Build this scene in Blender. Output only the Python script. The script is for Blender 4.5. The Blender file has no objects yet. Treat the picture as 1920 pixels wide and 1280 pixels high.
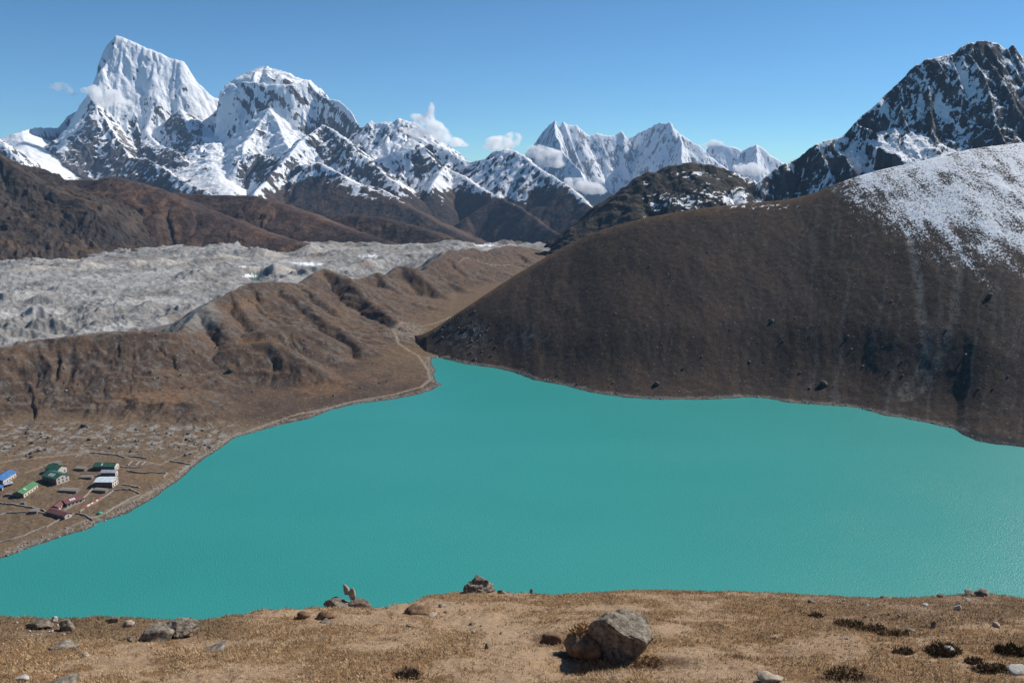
import bpy, math, random
import numpy as np
random.seed(7)
SC = bpy.context.scene
COL = SC.collection
RAD = math.radians

# ---------------------------------------------------------------- camera, sky, sun, exposure
CAMZ, PITCH, FOC = 250.0, RAD(12.8), 1500.0      # metres above the lake, downward tilt, focal length in photo pixels
cam = bpy.data.cameras.new('camera')
cam.sensor_width = 36.0
cam.lens = 36.0 * FOC / 1920.0
cam.clip_start = 0.1
cam.clip_end = 120000.0
camo = bpy.data.objects.new('camera', cam)
camo.location = (0, 0, CAMZ)
camo.rotation_euler = (math.pi / 2 - PITCH, 0, 0)
COL.objects.link(camo)
SC.camera = camo

SUN_AZ, SUN_EL = RAD(57), RAD(41)                # azimuth measured from +Y towards +X
world = bpy.data.worlds.new('World')
SC.world = world
world.use_nodes = True
wt = world.node_tree
sky = wt.nodes.new('ShaderNodeTexSky')
sky.sky_type = 'NISHITA'
sky.sun_disc = False
sky.sun_elevation = SUN_EL
sky.sun_rotation = SUN_AZ
sky.altitude = 4800
sky.air_density = 1.0
sky.dust_density = 0.0
sky.ozone_density = 2.0
tint = wt.nodes.new('ShaderNodeMix'); tint.data_type = 'RGBA'; tint.blend_type = 'MULTIPLY'; tint.inputs[0].default_value = 1.0
tint.inputs[7].default_value = (0.54, 0.88, 1.0, 1)
wt.links.new(sky.outputs[0], tint.inputs[6])
wt.links.new(tint.outputs[2], wt.nodes['Background'].inputs[0])
wt.nodes['Background'].inputs[1].default_value = 0.104
sl = bpy.data.lights.new('sun', 'SUN')
sl.energy = 5.0
sl.angle = RAD(0.53)
sl.color = (1.0, 0.95, 0.88)
so = bpy.data.objects.new('sun', sl)
so.location = (3000, 2000, 4000)
so.rotation_euler = (math.pi / 2 - SUN_EL, 0, math.pi - SUN_AZ)
COL.objects.link(so)
SC.view_settings.view_transform = 'Standard'
SC.view_settings.look = 'None'
SC.view_settings.exposure = 0.08
SC.view_settings.gamma = 1.0
SC.view_settings.use_curve_mapping = False
SC.render.engine = 'CYCLES'
SC.cycles.use_denoising = True
SC.cycles.max_bounces = 40
SC.cycles.diffuse_bounces = 3
SC.cycles.glossy_bounces = 2
SC.cycles.volume_bounces = 32
SC.cycles.transparent_max_bounces = 8

# ---------------------------------------------------------------- helpers
f32 = np.float32
CP, SP = math.cos(PITCH), math.sin(PITCH)

def ray(u, v):
    """Direction through a point of the photograph (1920 x 1280)."""
    a, b = (u - 960) / FOC, (640 - v) / FOC
    return a, CP + b * SP, -SP + b * CP

def at(u, v, Y):
    """Point seen at photo point (u, v) that stands Y metres ahead."""
    x, y, z = ray(u, v)
    k = Y / y
    return (x * k, Y, CAMZ + z * k)

def atz(u, v, z):
    x, y, dz = ray(u, v)
    k = (z - CAMZ) / dz
    return (x * k, y * k, z)

def project(X, Y, Z):
    dz = Z - CAMZ
    f = Y * CP - dz * SP
    return 960 + FOC * X / f, 640 - FOC * (Y * SP + dz * CP) / f

_rs = np.random.RandomState(11)
_P = np.tile(_rs.permutation(256), 3).astype(np.int32)
_A = _rs.rand(256) * 2 * np.pi
_GX, _GY = np.cos(_A).astype(f32), np.sin(_A).astype(f32)

def noise(x, y, seed=0):
    """Gradient noise, about -0.7 to 0.7."""
    x = np.asarray(x, f32) + f32(seed * 17.31); y = np.asarray(y, f32) + f32(seed * 9.17)
    fx, fy = np.floor(x), np.floor(y)
    xi, yi = fx.astype(np.int32) & 255, fy.astype(np.int32) & 255
    x = x - fx; y = y - fy
    u = x * x * x * (x * (x * 6 - 15) + 10); v = y * y * y * (y * (y * 6 - 15) + 10)
    a = _P[xi] + yi; b = _P[xi + 1] + yi
    def g(h, dx, dy):
        return _GX[h] * dx + _GY[h] * dy
    n00 = g(_P[a], x, y); n10 = g(_P[b], x - 1, y); n01 = g(_P[a + 1], x, y - 1); n11 = g(_P[b + 1], x - 1, y - 1)
    l = n00 + u * (n10 - n00); r = n01 + u * (n11 - n01)
    return l + v * (r - l)

def fbm(x, y, o=4, seed=0, gain=0.5):
    s = 0; a = 1.0
    for i in range(o):
        s = s + a * noise(x * 2 ** i, y * 2 ** i, seed + i * 3)
        a *= gain
    return s

def ridged(x, y, o=4, seed=0, gain=0.5):
    """0 in hollows to about 1 on crests."""
    s = 0; a = 1.0; t = 0
    for i in range(o):
        s = s + a * (1 - np.abs(noise(x * 2 ** i, y * 2 ** i, seed + i * 3)) * 2)
        t += a; a *= gain
    return s / t

def sstep(a, b, x):
    t = np.clip((x - a) / (b - a), 0, 1)
    return t * t * (3 - 2 * t)

def mix(a, b, t):
    return a + (b - a) * t[..., None]

def curve(pts, x):
    p = np.array(pts, float)
    return np.interp(x, p[:, 0], p[:, 1])

def smooth_curve(pts, x, n=5):
    """interp with the corners rounded"""
    xs = np.linspace(min(p[0] for p in pts), max(p[0] for p in pts), 600)
    ys = curve(pts, xs)
    for _ in range(n):
        ys = np.convolve(np.pad(ys, 6, mode='edge'), np.ones(13) / 13, 'valid')
    return np.interp(x, xs, ys)

def in_poly(u, v, poly):
    ins = np.zeros(u.shape, bool)
    n = len(poly)
    for i in range(n):
        x0, y0 = poly[i]; x1, y1 = poly[(i + 1) % n]
        if y0 == y1: continue
        c = ((y0 > v) != (y1 > v)) & (u < (x1 - x0) * (v - y0) / (y1 - y0) + x0)
        ins ^= c
    return ins

def line_dist(X, Y, pts):
    """distance to a polyline (2D) and the parameter of the nearest point"""
    best = np.full(X.shape, 1e9, f32)
    for (ax, ay), (bx, by) in zip(pts[:-1], pts[1:]):
        dx, dy = bx - ax, by - ay
        L2 = dx * dx + dy * dy + 1e-9
        t = np.clip(((X - ax) * dx + (Y - ay) * dy) / L2, 0, 1)
        best = np.minimum(best, np.hypot(X - ax - t * dx, Y - ay - t * dy))
    return best

def ridge_field(X, Y, ridges):
    """Terrain grown from crest lines: each ridge is dict(p=[(x,y,z)..], prof=[(dist,drop)..], left=, right= slope factors, s=snow bias).
    Returns height, distance from the crest, the crest point, and the snow bias."""
    shp = X.shape
    H = np.full(shp, -1e9, f32); D = np.zeros(shp, f32); QX = X.copy(); QY = Y.copy(); S = np.zeros(shp, f32); SG = np.zeros(shp, f32)
    for r in ridges:
        pr = r['prof']; sl_ = max((pr[-1][1] - pr[-2][1]) / (pr[-1][0] - pr[-2][0]), 0.25)
        pd = np.array(list(pr) + [(pr[-1][0] + 60000, pr[-1][1] + 60000 * sl_)], float)
        l, rr = r.get('left', 1.0), r.get('right', 1.0)
        p = r['p']
        B0 = ((X - p[0][0]) * (p[1][0] - p[0][0]) + (Y - p[0][1]) * (p[1][1] - p[0][1])) < 0 if 'cap0' in r else None
        B1 = ((X - p[-1][0]) * (p[-1][0] - p[-2][0]) + (Y - p[-1][1]) * (p[-1][1] - p[-2][1])) > 0 if 'cap1' in r else None
        for a, b in zip(p[:-1], p[1:]):
            dx, dy = b[0] - a[0], b[1] - a[1]
            L2 = dx * dx + dy * dy + 1e-6
            t0 = ((X - a[0]) * dx + (Y - a[1]) * dy) / L2
            t = np.clip(t0, 0, 1).astype(f32)
            qx = a[0] + t * dx; qy = a[1] + t * dy
            ex, ey = X - qx, Y - qy
            d = np.hypot(ex, ey)
            side = (dx * ey - dy * ex)              # > 0: left of the direction of travel
            w = side / (d * math.sqrt(L2) + 1e-6) * 0.5 + 0.5
            k = rr + (l - rr) * w
            if B0 is not None: k = np.where(B0, r['cap0'], k)
            if B1 is not None: k = np.where(B1, r['cap1'], k)
            h = (a[2] + t * (b[2] - a[2]) - np.interp(d, pd[:, 0], pd[:, 1]) * k).astype(f32)
            m = h > H
            H = np.where(m, h, H); D = np.where(m, d, D); QX = np.where(m, qx, QX); QY = np.where(m, qy, QY)
            S = np.where(m, r.get('s', 0.0) + (w - 0.5) * 2 * r.get('ds', 0.0), S); SG = np.where(m, w, SG)
    return H, D, QX, QY, S

def spurs(r, step, length, jitter, rs, drop=0.75, n_seg=3, side=(1, -1), s=None, prof=None, lo=0.0, lr=(1.0, 1.0)):
    """Side ribs that leave a crest line and run down its flanks."""
    out = []
    p = np.array(r['p'], float)
    seg = np.diff(p[:, :2], axis=0); L = np.hypot(seg[:, 0], seg[:, 1]); cum = np.concatenate([[0], np.cumsum(L)])
    pd = np.array(r['prof'], float)
    d = step * rs.uniform(0.3, 0.9)
    while d < cum[-1]:
        i = min(np.searchsorted(cum, d) - 1, len(L) - 1)
        t = (d - cum[i]) / (L[i] + 1e-9)
        q = p[i] + t * (p[i + 1] - p[i])
        tx, ty = seg[i] / (L[i] + 1e-9)
        for sd in side:
            ang = rs.uniform(-jitter, jitter)
            nx, ny = -ty * sd, tx * sd
            nx, ny = nx * math.cos(ang) - ny * math.sin(ang), nx * math.sin(ang) + ny * math.cos(ang)
            ln = length * rs.uniform(0.55, 1.2)
            pts = [(q[0], q[1], q[2] - lo)]
            for k in range(1, n_seg + 1):
                w = ln * k / n_seg
                j = rs.uniform(-0.12, 0.12) * ln
                pts.append((q[0] + nx * w - ny * j, q[1] + ny * w + nx * j, q[2] - lo - np.interp(w, pd[:, 0], pd[:, 1]) * drop * rs.uniform(0.92, 1.04)))
            out.append(dict(p=pts, prof=prof or r['prof'], s=r.get('s', 0) if s is None else s, left=lr[0], right=lr[1]))
        d += step * rs.uniform(0.7, 1.3)
    return out

def tag(o, label=None, cat=None, group=None, kind=None):
    if label: o['label'] = label
    if cat: o['category'] = cat
    if group: o['group'] = group
    if kind: o['kind'] = kind
    return o

def mesh_obj(name, verts, faces, m=None, parent=None, col=None, smooth=False, link=True):
    """ONE mesh object from arrays; faces is an (n, k) array or a list"""
    me = bpy.data.meshes.new(name)
    verts = np.asarray(verts, f32)
    if isinstance(faces, np.ndarray):
        n, k = faces.shape
        me.vertices.add(len(verts)); me.vertices.foreach_set('co', verts.ravel())
        me.loops.add(n * k); me.loops.foreach_set('vertex_index', faces.astype(np.int32).ravel())
        me.polygons.add(n); me.polygons.foreach_set('loop_start', np.arange(0, n * k, k, dtype=np.int32))
        me.update(calc_edges=True)
    else:
        me.from_pydata([tuple(map(float, q)) for q in verts], [], faces)
    if smooth:
        me.polygons.foreach_set('use_smooth', np.ones(len(me.polygons), bool))
    if col is not None:
        a = me.color_attributes.new('Col', 'FLOAT_COLOR', 'POINT')
        c = np.ones((len(verts), 4), f32); c[:, :3] = col
        a.data.foreach_set('color', c.ravel())
    me.update()
    o = bpy.data.objects.new(name, me)
    if m: me.materials.append(m)
    if link: COL.objects.link(o)
    if parent: o.parent = parent
    return o

def grid_faces(nr, nc, keep=None):
    i = np.arange(nr * nc, dtype=np.int64).reshape(nr, nc)
    q = np.stack([i[:-1, :-1], i[:-1, 1:], i[1:, 1:], i[1:, :-1]], -1).reshape(-1, 4)
    if keep is not None:
        k = keep[:-1, :-1] | keep[:-1, 1:] | keep[1:, 1:] | keep[1:, :-1]
        q = q[k.ravel()]
    return q

def fan(u0, u1, du, Ys):
    """Grid points of a terrain sheet: fan-shaped, finer close by."""
    s = (np.arange(u0, u1 + du, du) - 960) / FOC
    s = s / CP                                        # x / y of a column, near enough
    Yg = np.repeat(np.asarray(Ys, f32)[:, None], len(s), 1)
    return (Yg * s[None, :]).astype(f32), Yg

def grad(X, Y, Z):
    """normal z of a grid sheet"""
    ax, ay, az = [np.gradient(a, axis=0) for a in (X, Y, Z)]
    bx, by, bz = [np.gradient(a, axis=1) for a in (X, Y, Z)]
    nx, ny, nz = by * az - bz * ay, bz * ax - bx * az, bx * ay - by * ax
    L = np.sqrt(nx * nx + ny * ny + nz * nz) + 1e-9
    return nx / L, ny / L, nz / L

def sheet(name, X, Y, Z, col, m, keep=None, snow=None):
    nr, nc = X.shape
    f = grid_faces(nr, nc, keep)
    v = np.stack([X, Y, Z], -1).reshape(-1, 3)
    c = col.reshape(-1, 3)
    if keep is not None:
        used = np.zeros(len(v), bool); used[f.ravel()] = True
        idx = np.cumsum(used) - 1
        v, c, f = v[used], c[used], idx[f]
    o = mesh_obj(name, v, f, m, col=c, smooth=True)
    if snow is not None:
        sn = np.asarray(snow, f32).ravel()
        if keep is not None: sn = sn[used]
        o.data.attributes.new('Snow', 'FLOAT', 'POINT').data.foreach_set('value', np.ascontiguousarray(sn))
    return o

# ---------------------------------------------------------------- materials
def terrain_mat(name, scale, amp=0.25, bump=0.4, bump_scale=None, rough=0.95, speck=None, bdist=1.0, snow=None):
    """Vertex albedo broken up by grain in metres; bump for the relief too fine for the mesh."""
    m = bpy.data.materials.new(name); m.use_nodes = True
    nt = m.node_tree; N = nt.nodes; Lk = nt.links
    b = N['Principled BSDF']
    b.inputs['Roughness'].default_value = rough
    b.inputs['Specular IOR Level'].default_value = 0.12
    at_ = N.new('ShaderNodeAttribute'); at_.attribute_name = 'Col'
    geo = N.new('ShaderNodeNewGeometry')
    n1 = N.new('ShaderNodeTexNoise'); n1.inputs['Scale'].default_value = scale; n1.inputs['Detail'].default_value = 6; n1.inputs['Roughness'].default_value = 0.7
    Lk.new(geo.outputs['Position'], n1.inputs['Vector'])
    mr = N.new('ShaderNodeMapRange'); mr.inputs['From Min'].default_value = 0.3; mr.inputs['From Max'].default_value = 0.7
    mr.inputs['To Min'].default_value = 1 - amp; mr.inputs['To Max'].default_value = 1 + amp
    Lk.new(n1.outputs['Fac'], mr.inputs['Value'])
    mx = N.new('ShaderNodeVectorMath'); mx.operation = 'SCALE'
    Lk.new(at_.outputs['Color'], mx.inputs[0]); Lk.new(mr.outputs['Result'], mx.inputs['Scale'])
    out = mx.outputs['Vector']
    if speck:
        sc_, thr, colr = speck
        vo = N.new('ShaderNodeTexVoronoi'); vo.inputs['Scale'].default_value = sc_
        Lk.new(geo.outputs['Position'], vo.inputs['Vector'])
        sep = N.new('ShaderNodeSeparateColor'); Lk.new(vo.outputs['Color'], sep.inputs[0])
        gt = N.new('ShaderNodeMath'); gt.operation = 'GREATER_THAN'; gt.inputs[1].default_value = thr
        Lk.new(sep.outputs[0], gt.inputs[0])
        lt = N.new('ShaderNodeMath'); lt.operation = 'LESS_THAN'; lt.inputs[1].default_value = 0.42
        Lk.new(vo.outputs['Distance'], lt.inputs[0])
        mu = N.new('ShaderNodeMath'); mu.operation = 'MULTIPLY'; Lk.new(gt.outputs[0], mu.inputs[0]); Lk.new(lt.outputs[0], mu.inputs[1])
        mc = N.new('ShaderNodeMix'); mc.data_type = 'RGBA'
        Lk.new(mu.outputs[0], mc.inputs[0]); Lk.new(out, mc.inputs[6]); mc.inputs[7].default_value = (*colr, 1)
        out = mc.outputs[2]
    if snow:
        ssc, samp, soft, stretch = snow
        sa = N.new('ShaderNodeAttribute'); sa.attribute_name = 'Snow'
        mp = N.new('ShaderNodeMapping'); mp.inputs['Scale'].default_value = stretch
        Lk.new(geo.outputs['Position'], mp.inputs['Vector'])
        ns = N.new('ShaderNodeTexNoise'); ns.inputs['Scale'].default_value = ssc; ns.inputs['Detail'].default_value = 5; ns.inputs['Roughness'].default_value = 0.72
        Lk.new(mp.outputs[0], ns.inputs['Vector'])
        mm = N.new('ShaderNodeMath'); mm.operation = 'MULTIPLY_ADD'; mm.inputs[1].default_value = samp * 2; Lk.new(ns.outputs['Fac'], mm.inputs[0]); Lk.new(sa.outputs['Fac'], mm.inputs[2])
        mq = N.new('ShaderNodeMapRange'); mq.interpolation_type = 'SMOOTHSTEP'; mq.inputs['From Min'].default_value = samp - soft; mq.inputs['From Max'].default_value = samp + soft
        Lk.new(mm.outputs[0], mq.inputs['Value'])
        ms = N.new('ShaderNodeMix'); ms.data_type = 'RGBA'
        Lk.new(mq.outputs['Result'], ms.inputs[0]); Lk.new(out, ms.inputs[6]); ms.inputs[7].default_value = (0.88, 0.89, 0.905, 1)
        out = ms.outputs[2]
    Lk.new(out, b.inputs['Base Color'])
    if bump:
        n2 = N.new('ShaderNodeTexNoise'); n2.inputs['Scale'].default_value = bump_scale or scale; n2.inputs['Detail'].default_value = 5; n2.inputs['Roughness'].default_value = 0.65
        Lk.new(geo.outputs['Position'], n2.inputs['Vector'])
        bp = N.new('ShaderNodeBump'); bp.inputs['Strength'].default_value = bump; bp.inputs['Distance'].default_value = bdist
        Lk.new(n2.outputs['Fac'], bp.inputs['Height']); Lk.new(bp.outputs['Normal'], b.inputs['Normal'])
    return m

def mat(name, color, rough=0.8, spec=0.3, scale=None, amp=0.2, bump=0.0, metal=0.0, bdist=0.05, color2=None):
    m = bpy.data.materials.new(name); m.use_nodes = True
    nt = m.node_tree; N = nt.nodes; Lk = nt.links
    b = N['Principled BSDF']
    b.inputs['Base Color'].default_value = (*color, 1); b.inputs['Roughness'].default_value = rough
    b.inputs['Specular IOR Level'].default_value = spec; b.inputs['Metallic'].default_value = metal
    if scale:
        tc = N.new('ShaderNodeTexCoord')
        n1 = N.new('ShaderNodeTexNoise'); n1.inputs['Scale'].default_value = scale; n1.inputs['Detail'].default_value = 7; n1.inputs['Roughness'].default_value = 0.68
        Lk.new(tc.outputs['Object'], n1.inputs['Vector'])
        rp = N.new('ShaderNodeValToRGB')
        c2 = color2 or tuple(min(c * (1 + amp * 2), 1) for c in color)
        rp.color_ramp.elements[0].position = 0.35; rp.color_ramp.elements[0].color = (*[c * (1 - amp) for c in color], 1)
        rp.color_ramp.elements[1].position = 0.66; rp.color_ramp.elements[1].color = (*c2, 1)
        Lk.new(n1.outputs['Fac'], rp.inputs[0]); Lk.new(rp.outputs[0], b.inputs['Base Color'])
        if bump:
            bp = N.new('ShaderNodeBump'); bp.inputs['Strength'].default_value = bump; bp.inputs['Distance'].default_value = bdist
            Lk.new(n1.outputs['Fac'], bp.inputs['Height']); Lk.new(bp.outputs['Normal'], b.inputs['Normal'])
    return m
# ---------------------------------------------------------------- the lake basin
SHORE_L = [(-420,1150),(-200,1105),(0,1047),(60,1025),(120,1005),(170,990),(182,980),(240,962),(290,932),(340,897),(375,865),(395,852),(425,832),(440,820),(470,812),
           (530,795),(580,785),(620,768),(680,755),(740,748),(790,738),(815,728),(827,721),(819,715),(813,705),(817,693),(809,680),(809,671)]
SHORE_R = [(830,672),(870,682),(930,690),(960,697),(1000,712),(1060,723),(1110,736),(1170,745),(1240,749),(1320,749),(1400,745),(1440,747),(1480,755),(1560,760),
           (1610,765),(1660,779),(1700,785),(1760,797),(1790,804),(1805,815),(1830,826),(1870,833),(1920,838),(2050,850),(2250,880)]
shL = [atz(u, v, 0)[:2] for u, v in SHORE_L]
shR = [atz(u, v, 0)[:2] for u, v in SHORE_R]
NEAR = [(shR[-1][0] + 30, 500), (430, 405), (200, 385), (0, 380), (-180, 385), (-330, 400), (shL[0][0] - 10, shL[0][1] - 10)]
lake_poly = shL + shR + NEAR

def sY(pts):
    """photo points with distances -> columns (x / y), Y and z"""
    w = np.array([at(u, v, Y) for u, v, Y in pts])
    return w[:, 0] / w[:, 1], w[:, 1], w[:, 2]

# crest of the moraine between the lake and the glacier, left to right and away
CREST = [(-420,668,780),(-250,660,790),(-150,655,800),(0,650,825),(60,640,845),(110,632,860),(210,621,880),(270,620,890),(320,624,900),(338,622,912),(352,605,950),(385,575,1010),(430,548,1080),(470,530,1120),
         (520,527,1170),(560,532,1210),(585,515,1280),(607,503,1350),(640,520,1390),(665,527,1420),(690,517,1460),(715,522,1500),(750,500,1600),(790,507,1660),(815,488,1720),
         (845,468,1830),(868,470,1880),(885,464,1940),(905,474,1990),(925,466,2040),(950,460,2200),(985,463,2300),(1030,470,2380)]
crs, crY, crZ = sY(CREST)
cr_o = np.argsort(crs)
def PR(pts): return [at(*p) for p in pts]
MP = [(0, 0), (4, 1.2), (30, 17), (70, 40), (140, 66), (260, 95)]           # moraine flank
AP = [(0, 0), (8, 1.5), (60, 22), (150, 42), (260, 58), (400, 75)]          # long apron
RM = [dict(p=PR(CREST), prof=MP, left=1.15, right=0.85, s=0)]
SPF = [(0, 0), (5, 1.2), (25, 14), (60, 36), (130, 72)]
for pts, prof in [
    ([(385,573,1000),(415,602,960),(440,630,930)], SPF), ([(430,546,1080),(455,575,1030),(470,600,1000)], SPF), ([(520,527,1170),(545,548,1130),(565,568,1110),(600,590,1080),(640,620,1040),(690,655,990)], SPF),
    ([(450,636,930),(490,618,950),(525,609,970),(560,607,985)], SPF),
    ([(430,655,895),(460,643,905),(500,638,915),(535,652,905),(565,670,893),(600,692,880),(630,708,870),(660,722,862)], SPF),
    ([(607,503,1350),(628,510,1310),(650,522,1270),(675,545,1230),(705,570,1190),(740,598,1140)], SPF),
    ([(560,532,1210),(580,545,1180),(600,560,1150)], SPF),
    ([(668,522,1430),(690,538,1390),(700,552,1360)], SPF), ([(707,511,1480),(728,532,1430),(752,552,1390)], SPF),
    ([(750,498,1600),(775,503,1570),(800,522,1530),(822,545,1490),(845,566,1440)], SPF),
    ([(832,471,1800),(848,488,1760),(865,505,1720),(882,522,1690)], SPF), ([(795,512,1640),(825,525,1610),(855,532,1590),(880,545,1560)], SPF),
    ([(870,465,1900),(885,480,1870),(902,500,1830),(915,512,1800)], SPF), ([(910,470,1990),(935,490,1930),(955,503,1880)], SPF), ([(950,460,2200),(975,475,2120),(995,488,2050)], SPF),
    ([(160,752,775),(220,744,785),(290,738,790),(345,742,785),(385,765,765)], [(0, 0), (25, 0.5), (34, 4), (60, 14), (110, 30)]),
    ([(60,640,845),(75,690,815),(85,740,785)], SPF), ([(130,628,862),(150,690,830),(165,730,800)], SPF),
    ([(210,621,880),(235,680,845),(262,720,815)], SPF), ([(270,620,890),(300,670,860),(330,715,830)], SPF),
    ([(330,622,905),(360,668,872),(385,720,838),(400,752,812)], SPF), ([(-100,655,800),(-80,700,790),(-60,750,765)], SPF), ([(0,650,825),(10,700,800),(20,750,775)], SPF)]:
    RM.append(dict(p=PR(pts), prof=prof, s=0))
_r = np.random.RandomState(5)
RM += spurs(RM[0], 55, 95, 0.5, _r, drop=0.86, prof=MP, side=(-1,), lo=1.5)

hs = [  # right-hand hillside: u, crest v, crest Y
    (778,640,1062),(785,637,1062),(800,625,1062),(830,605,1064),(860,586,1068),(890,566,1076),(920,546,1085),(950,526,1095),(1000,496,1110),(1040,472,1118),(1080,451,1120),(1120,433,1118),
    (1200,410,1110),(1300,392,1102),(1400,381,1098),(1480,374,1095),(1530,361,1095),(1590,336,1095),(1650,318,1095),(1700,308,1095),(1750,296,1096),(1800,283,1098),
    (1850,275,1102),(1920,267,1110),(2050,255,1130),(2300,235,1180),(2500,215,1200)]
hs = [(u, v, Y + 75 * min(max((u - 830) / 250, 0), 1)) for u, v, Y in hs]
hcs, hcY, hcZ = sY(hs)
hb = [(770,643,4),(785,655,2.5),(800,664,1.5)] + [(u, v, 0) for u, v in SHORE_R]
hbw = np.array([atz(*q) for q in hb]); hbs = hbw[:, 0] / hbw[:, 1]; hbY = hbw[:, 1]
ho = np.argsort(hbs); hbs, hbY = hbs[ho], hbY[ho]

_hs_s = np.linspace(hbs[0], max(hbs[-1], 0.9), 500); _hs_Y = np.interp(_hs_s, hbs, hbY); _hs_M = _hs_Y.copy()
for _ in range(3): _hs_M = np.convolve(np.pad(_hs_M, 14, mode='edge'), np.ones(29) / 29, 'valid')
for _ in range(3): _hs_Y = np.convolve(np.pad(_hs_Y, 12, mode='edge'), np.ones(25) / 25, 'valid')
_cs = np.linspace(hcs[0], hcs[-1], 700); _cY = np.interp(_cs, hcs, hcY); _cZ = np.interp(_cs, hcs, hcZ)
for _ in range(3): _cY = np.convolve(np.pad(_cY, 7, mode='edge'), np.ones(15) / 15, 'valid'); _cZ = np.convolve(np.pad(_cZ, 5, mode='edge'), np.ones(11) / 11, 'valid')

def hill_h(X, Y):
    s = X / Y
    Yb0 = np.interp(s, hbs, hbY); Yb = np.interp(s, _hs_s, _hs_Y); Yc = np.interp(s, _cs, _cY); zc = np.interp(s, _cs, _cZ)
    Ym = np.interp(s, _hs_s, _hs_M)
    Yb = Yb + (Ym - Yb) * np.clip(1 - (Y - Yb0) / 380, 0, 1) ** 2 + (Yb0 - Ym) * np.clip(1 - (Y - Yb0) / 75, 0, 1) ** 2
    Yb = np.where(Y < Yb0, Yb0, Yb)
    t = (Y - Yb) / np.maximum(Yc - Yb, 5)
    g = np.where(t < 1, 1 - np.power(np.clip(1 - t, 0, 3), 1.1), 1 - 0.32 * np.clip(t - 1, 0, 9) - 0.22 * np.clip(t - 1, 0, 9) ** 2)
    g = np.where(t < 0, t * 1.0, g)
    w = sstep(0, 0.15, t) * sstep(1.0, 0.8, t)
    zz = zc * g
    zz = np.where(Y < Yb0, (Y - Yb0) * 0.4, zz)
    w = sstep(0, 0.15, t) * sstep(1.0, 0.8, t)
    d0 = Y - Yb0
    zz = zc * g
    zz = np.where(d0 < 0, d0 * 0.4, d0 * 0.3 + (zz - d0 * 0.3) * sstep(0, 110, d0))
    t = np.where(d0 < 0, np.minimum(t, d0 / 200), np.maximum(t, d0 / 900))
    # fall-line gullies and hummocks, fading at the shore and at the crest
    g1 = fbm(X / 62 + noise(X / 60, Y / 60, 4) * 0.5, Y / 210, 4, 31)
    g2 = fbm(X / 21, Y / 55, 4, 41)
    zz = zz + w * (g1 * 1.5 + g2 * 0.9) * np.clip(zc / 120, 0.12, 1)
    zz = zz + fbm(X / 7, Y / 7, 3, 51) * 0.55 * sstep(0.0, 0.03, t) * sstep(1.3, 0.9, t)
    zz = zz + noise(X / 12, Y / 12, 8) * 0.6 * (np.abs(t) < 0.08)
    # two scree chutes
    for pts in CHUTES:
        d = line_dist(X, Y, pts)
        zz = zz - 0.8 * np.exp(-(d / 7.0) ** 2) * w
    return np.where(s < hcs[0], -15, np.maximum(zz, -30)), t

def hit(u, v, hf, Y0, Y1, n=1500):
    """where the sight line through (u, v) first meets the terrain"""
    x, y, z = ray(u, v)
    Y = np.linspace(Y0, Y1, n).astype(f32)
    k = Y / y
    h = hf(x * k, Y)
    zz = CAMZ + z * k
    i = np.argmax(zz <= h)
    return float(x * k[i]), float(Y[i]), float(h[i])

CHUTES = []
CHUTES = [[hit(u, v, lambda a, b: hill_h(a, b)[0], 650, 1150)[:2] for u, v in pl] for pl in
          ([(1706,452),(1722,520),(1728,600),(1738,650),(1722,700),(1690,738)], [(1800,470),(1794,560),(1782,620),(1760,680),(1728,730),(1700,748)])]

S_TIP = atz(792, 655, 2)[0] / atz(792, 655, 2)[1]

def land_h(X, Y):
    s = X / Y
    d = line_dist(X, Y, shL + [shR[0]])
    d_L = line_dist(X, Y, shL)
    ins = in_poly(X, Y, lake_poly)
    d = np.where(ins, -d, d) + noise(X / 14, Y / 14, 2) * 2.2 + noise(X / 5, Y / 5, 3) * 0.8
    base = np.interp(d, [-200, -20, 0, 5, 16, 60, 150, 400, 900], [-40, -5, 0, 1.0, 2.2, 4.0, 6.5, 10, 12])
    Yc = np.interp(s, crs[cr_o], crY[cr_o])
    base = base - 12 * sstep(S_TIP, S_TIP + 0.014, s) * sstep(1160, 1090, Y) * sstep(0, 9, d_L - line_dist(X, Y, shR))
    base = base - sstep(0, 120, Y - Yc) * 75 - np.interp(Y, [1080, 1500, 2000, 2600, 3400], [0, 14, 38, 55, 120]) * sstep(0.0, -0.05, -s - 0.3)
    wx, wy = fbm(X / 45, Y / 45, 3, 61) * 9, fbm(X / 45, Y / 45, 3, 67) * 9
    H, D, QX, QY, S = ridge_field(X + wx * sstep(10, 60, d), Y + wy * sstep(10, 60, d), RM)
    ex, ey = X - QX, Y - QY
    fl = ridged((QX + ex * 0.15) / 34, (QY + ey * 0.15) / 34, 4, 71)
    H = H + (fl - 0.6) * 8 * sstep(2, 40, D) + (ridged(X / 26, Y / 26, 4, 75, 0.55) - 0.6) * 4.2 * sstep(0, 20, D)
    k = 3.0
    m = np.clip(0.5 + (H - base) / (2 * k * 2), 0, 1)
    z = base * (1 - m) + H * m + k * 2 * m * (1 - m)
    rough = fbm(X / 6, Y / 6, 3, 81)
    z = z + rough * 0.55 * sstep(3, 14, d) + noise(X / 2.6, Y / 2.6, 83) * 0.35 * np.exp(-((d - 7) / 7) ** 2)
    return np.where(ins & (d < 0), np.minimum(base, -0.1), z), d, D, H - base

def land_z(X, Y):
    return land_h(np.atleast_1d(np.asarray(X, f32)), np.atleast_1d(np.asarray(Y, f32)))[0]

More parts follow.
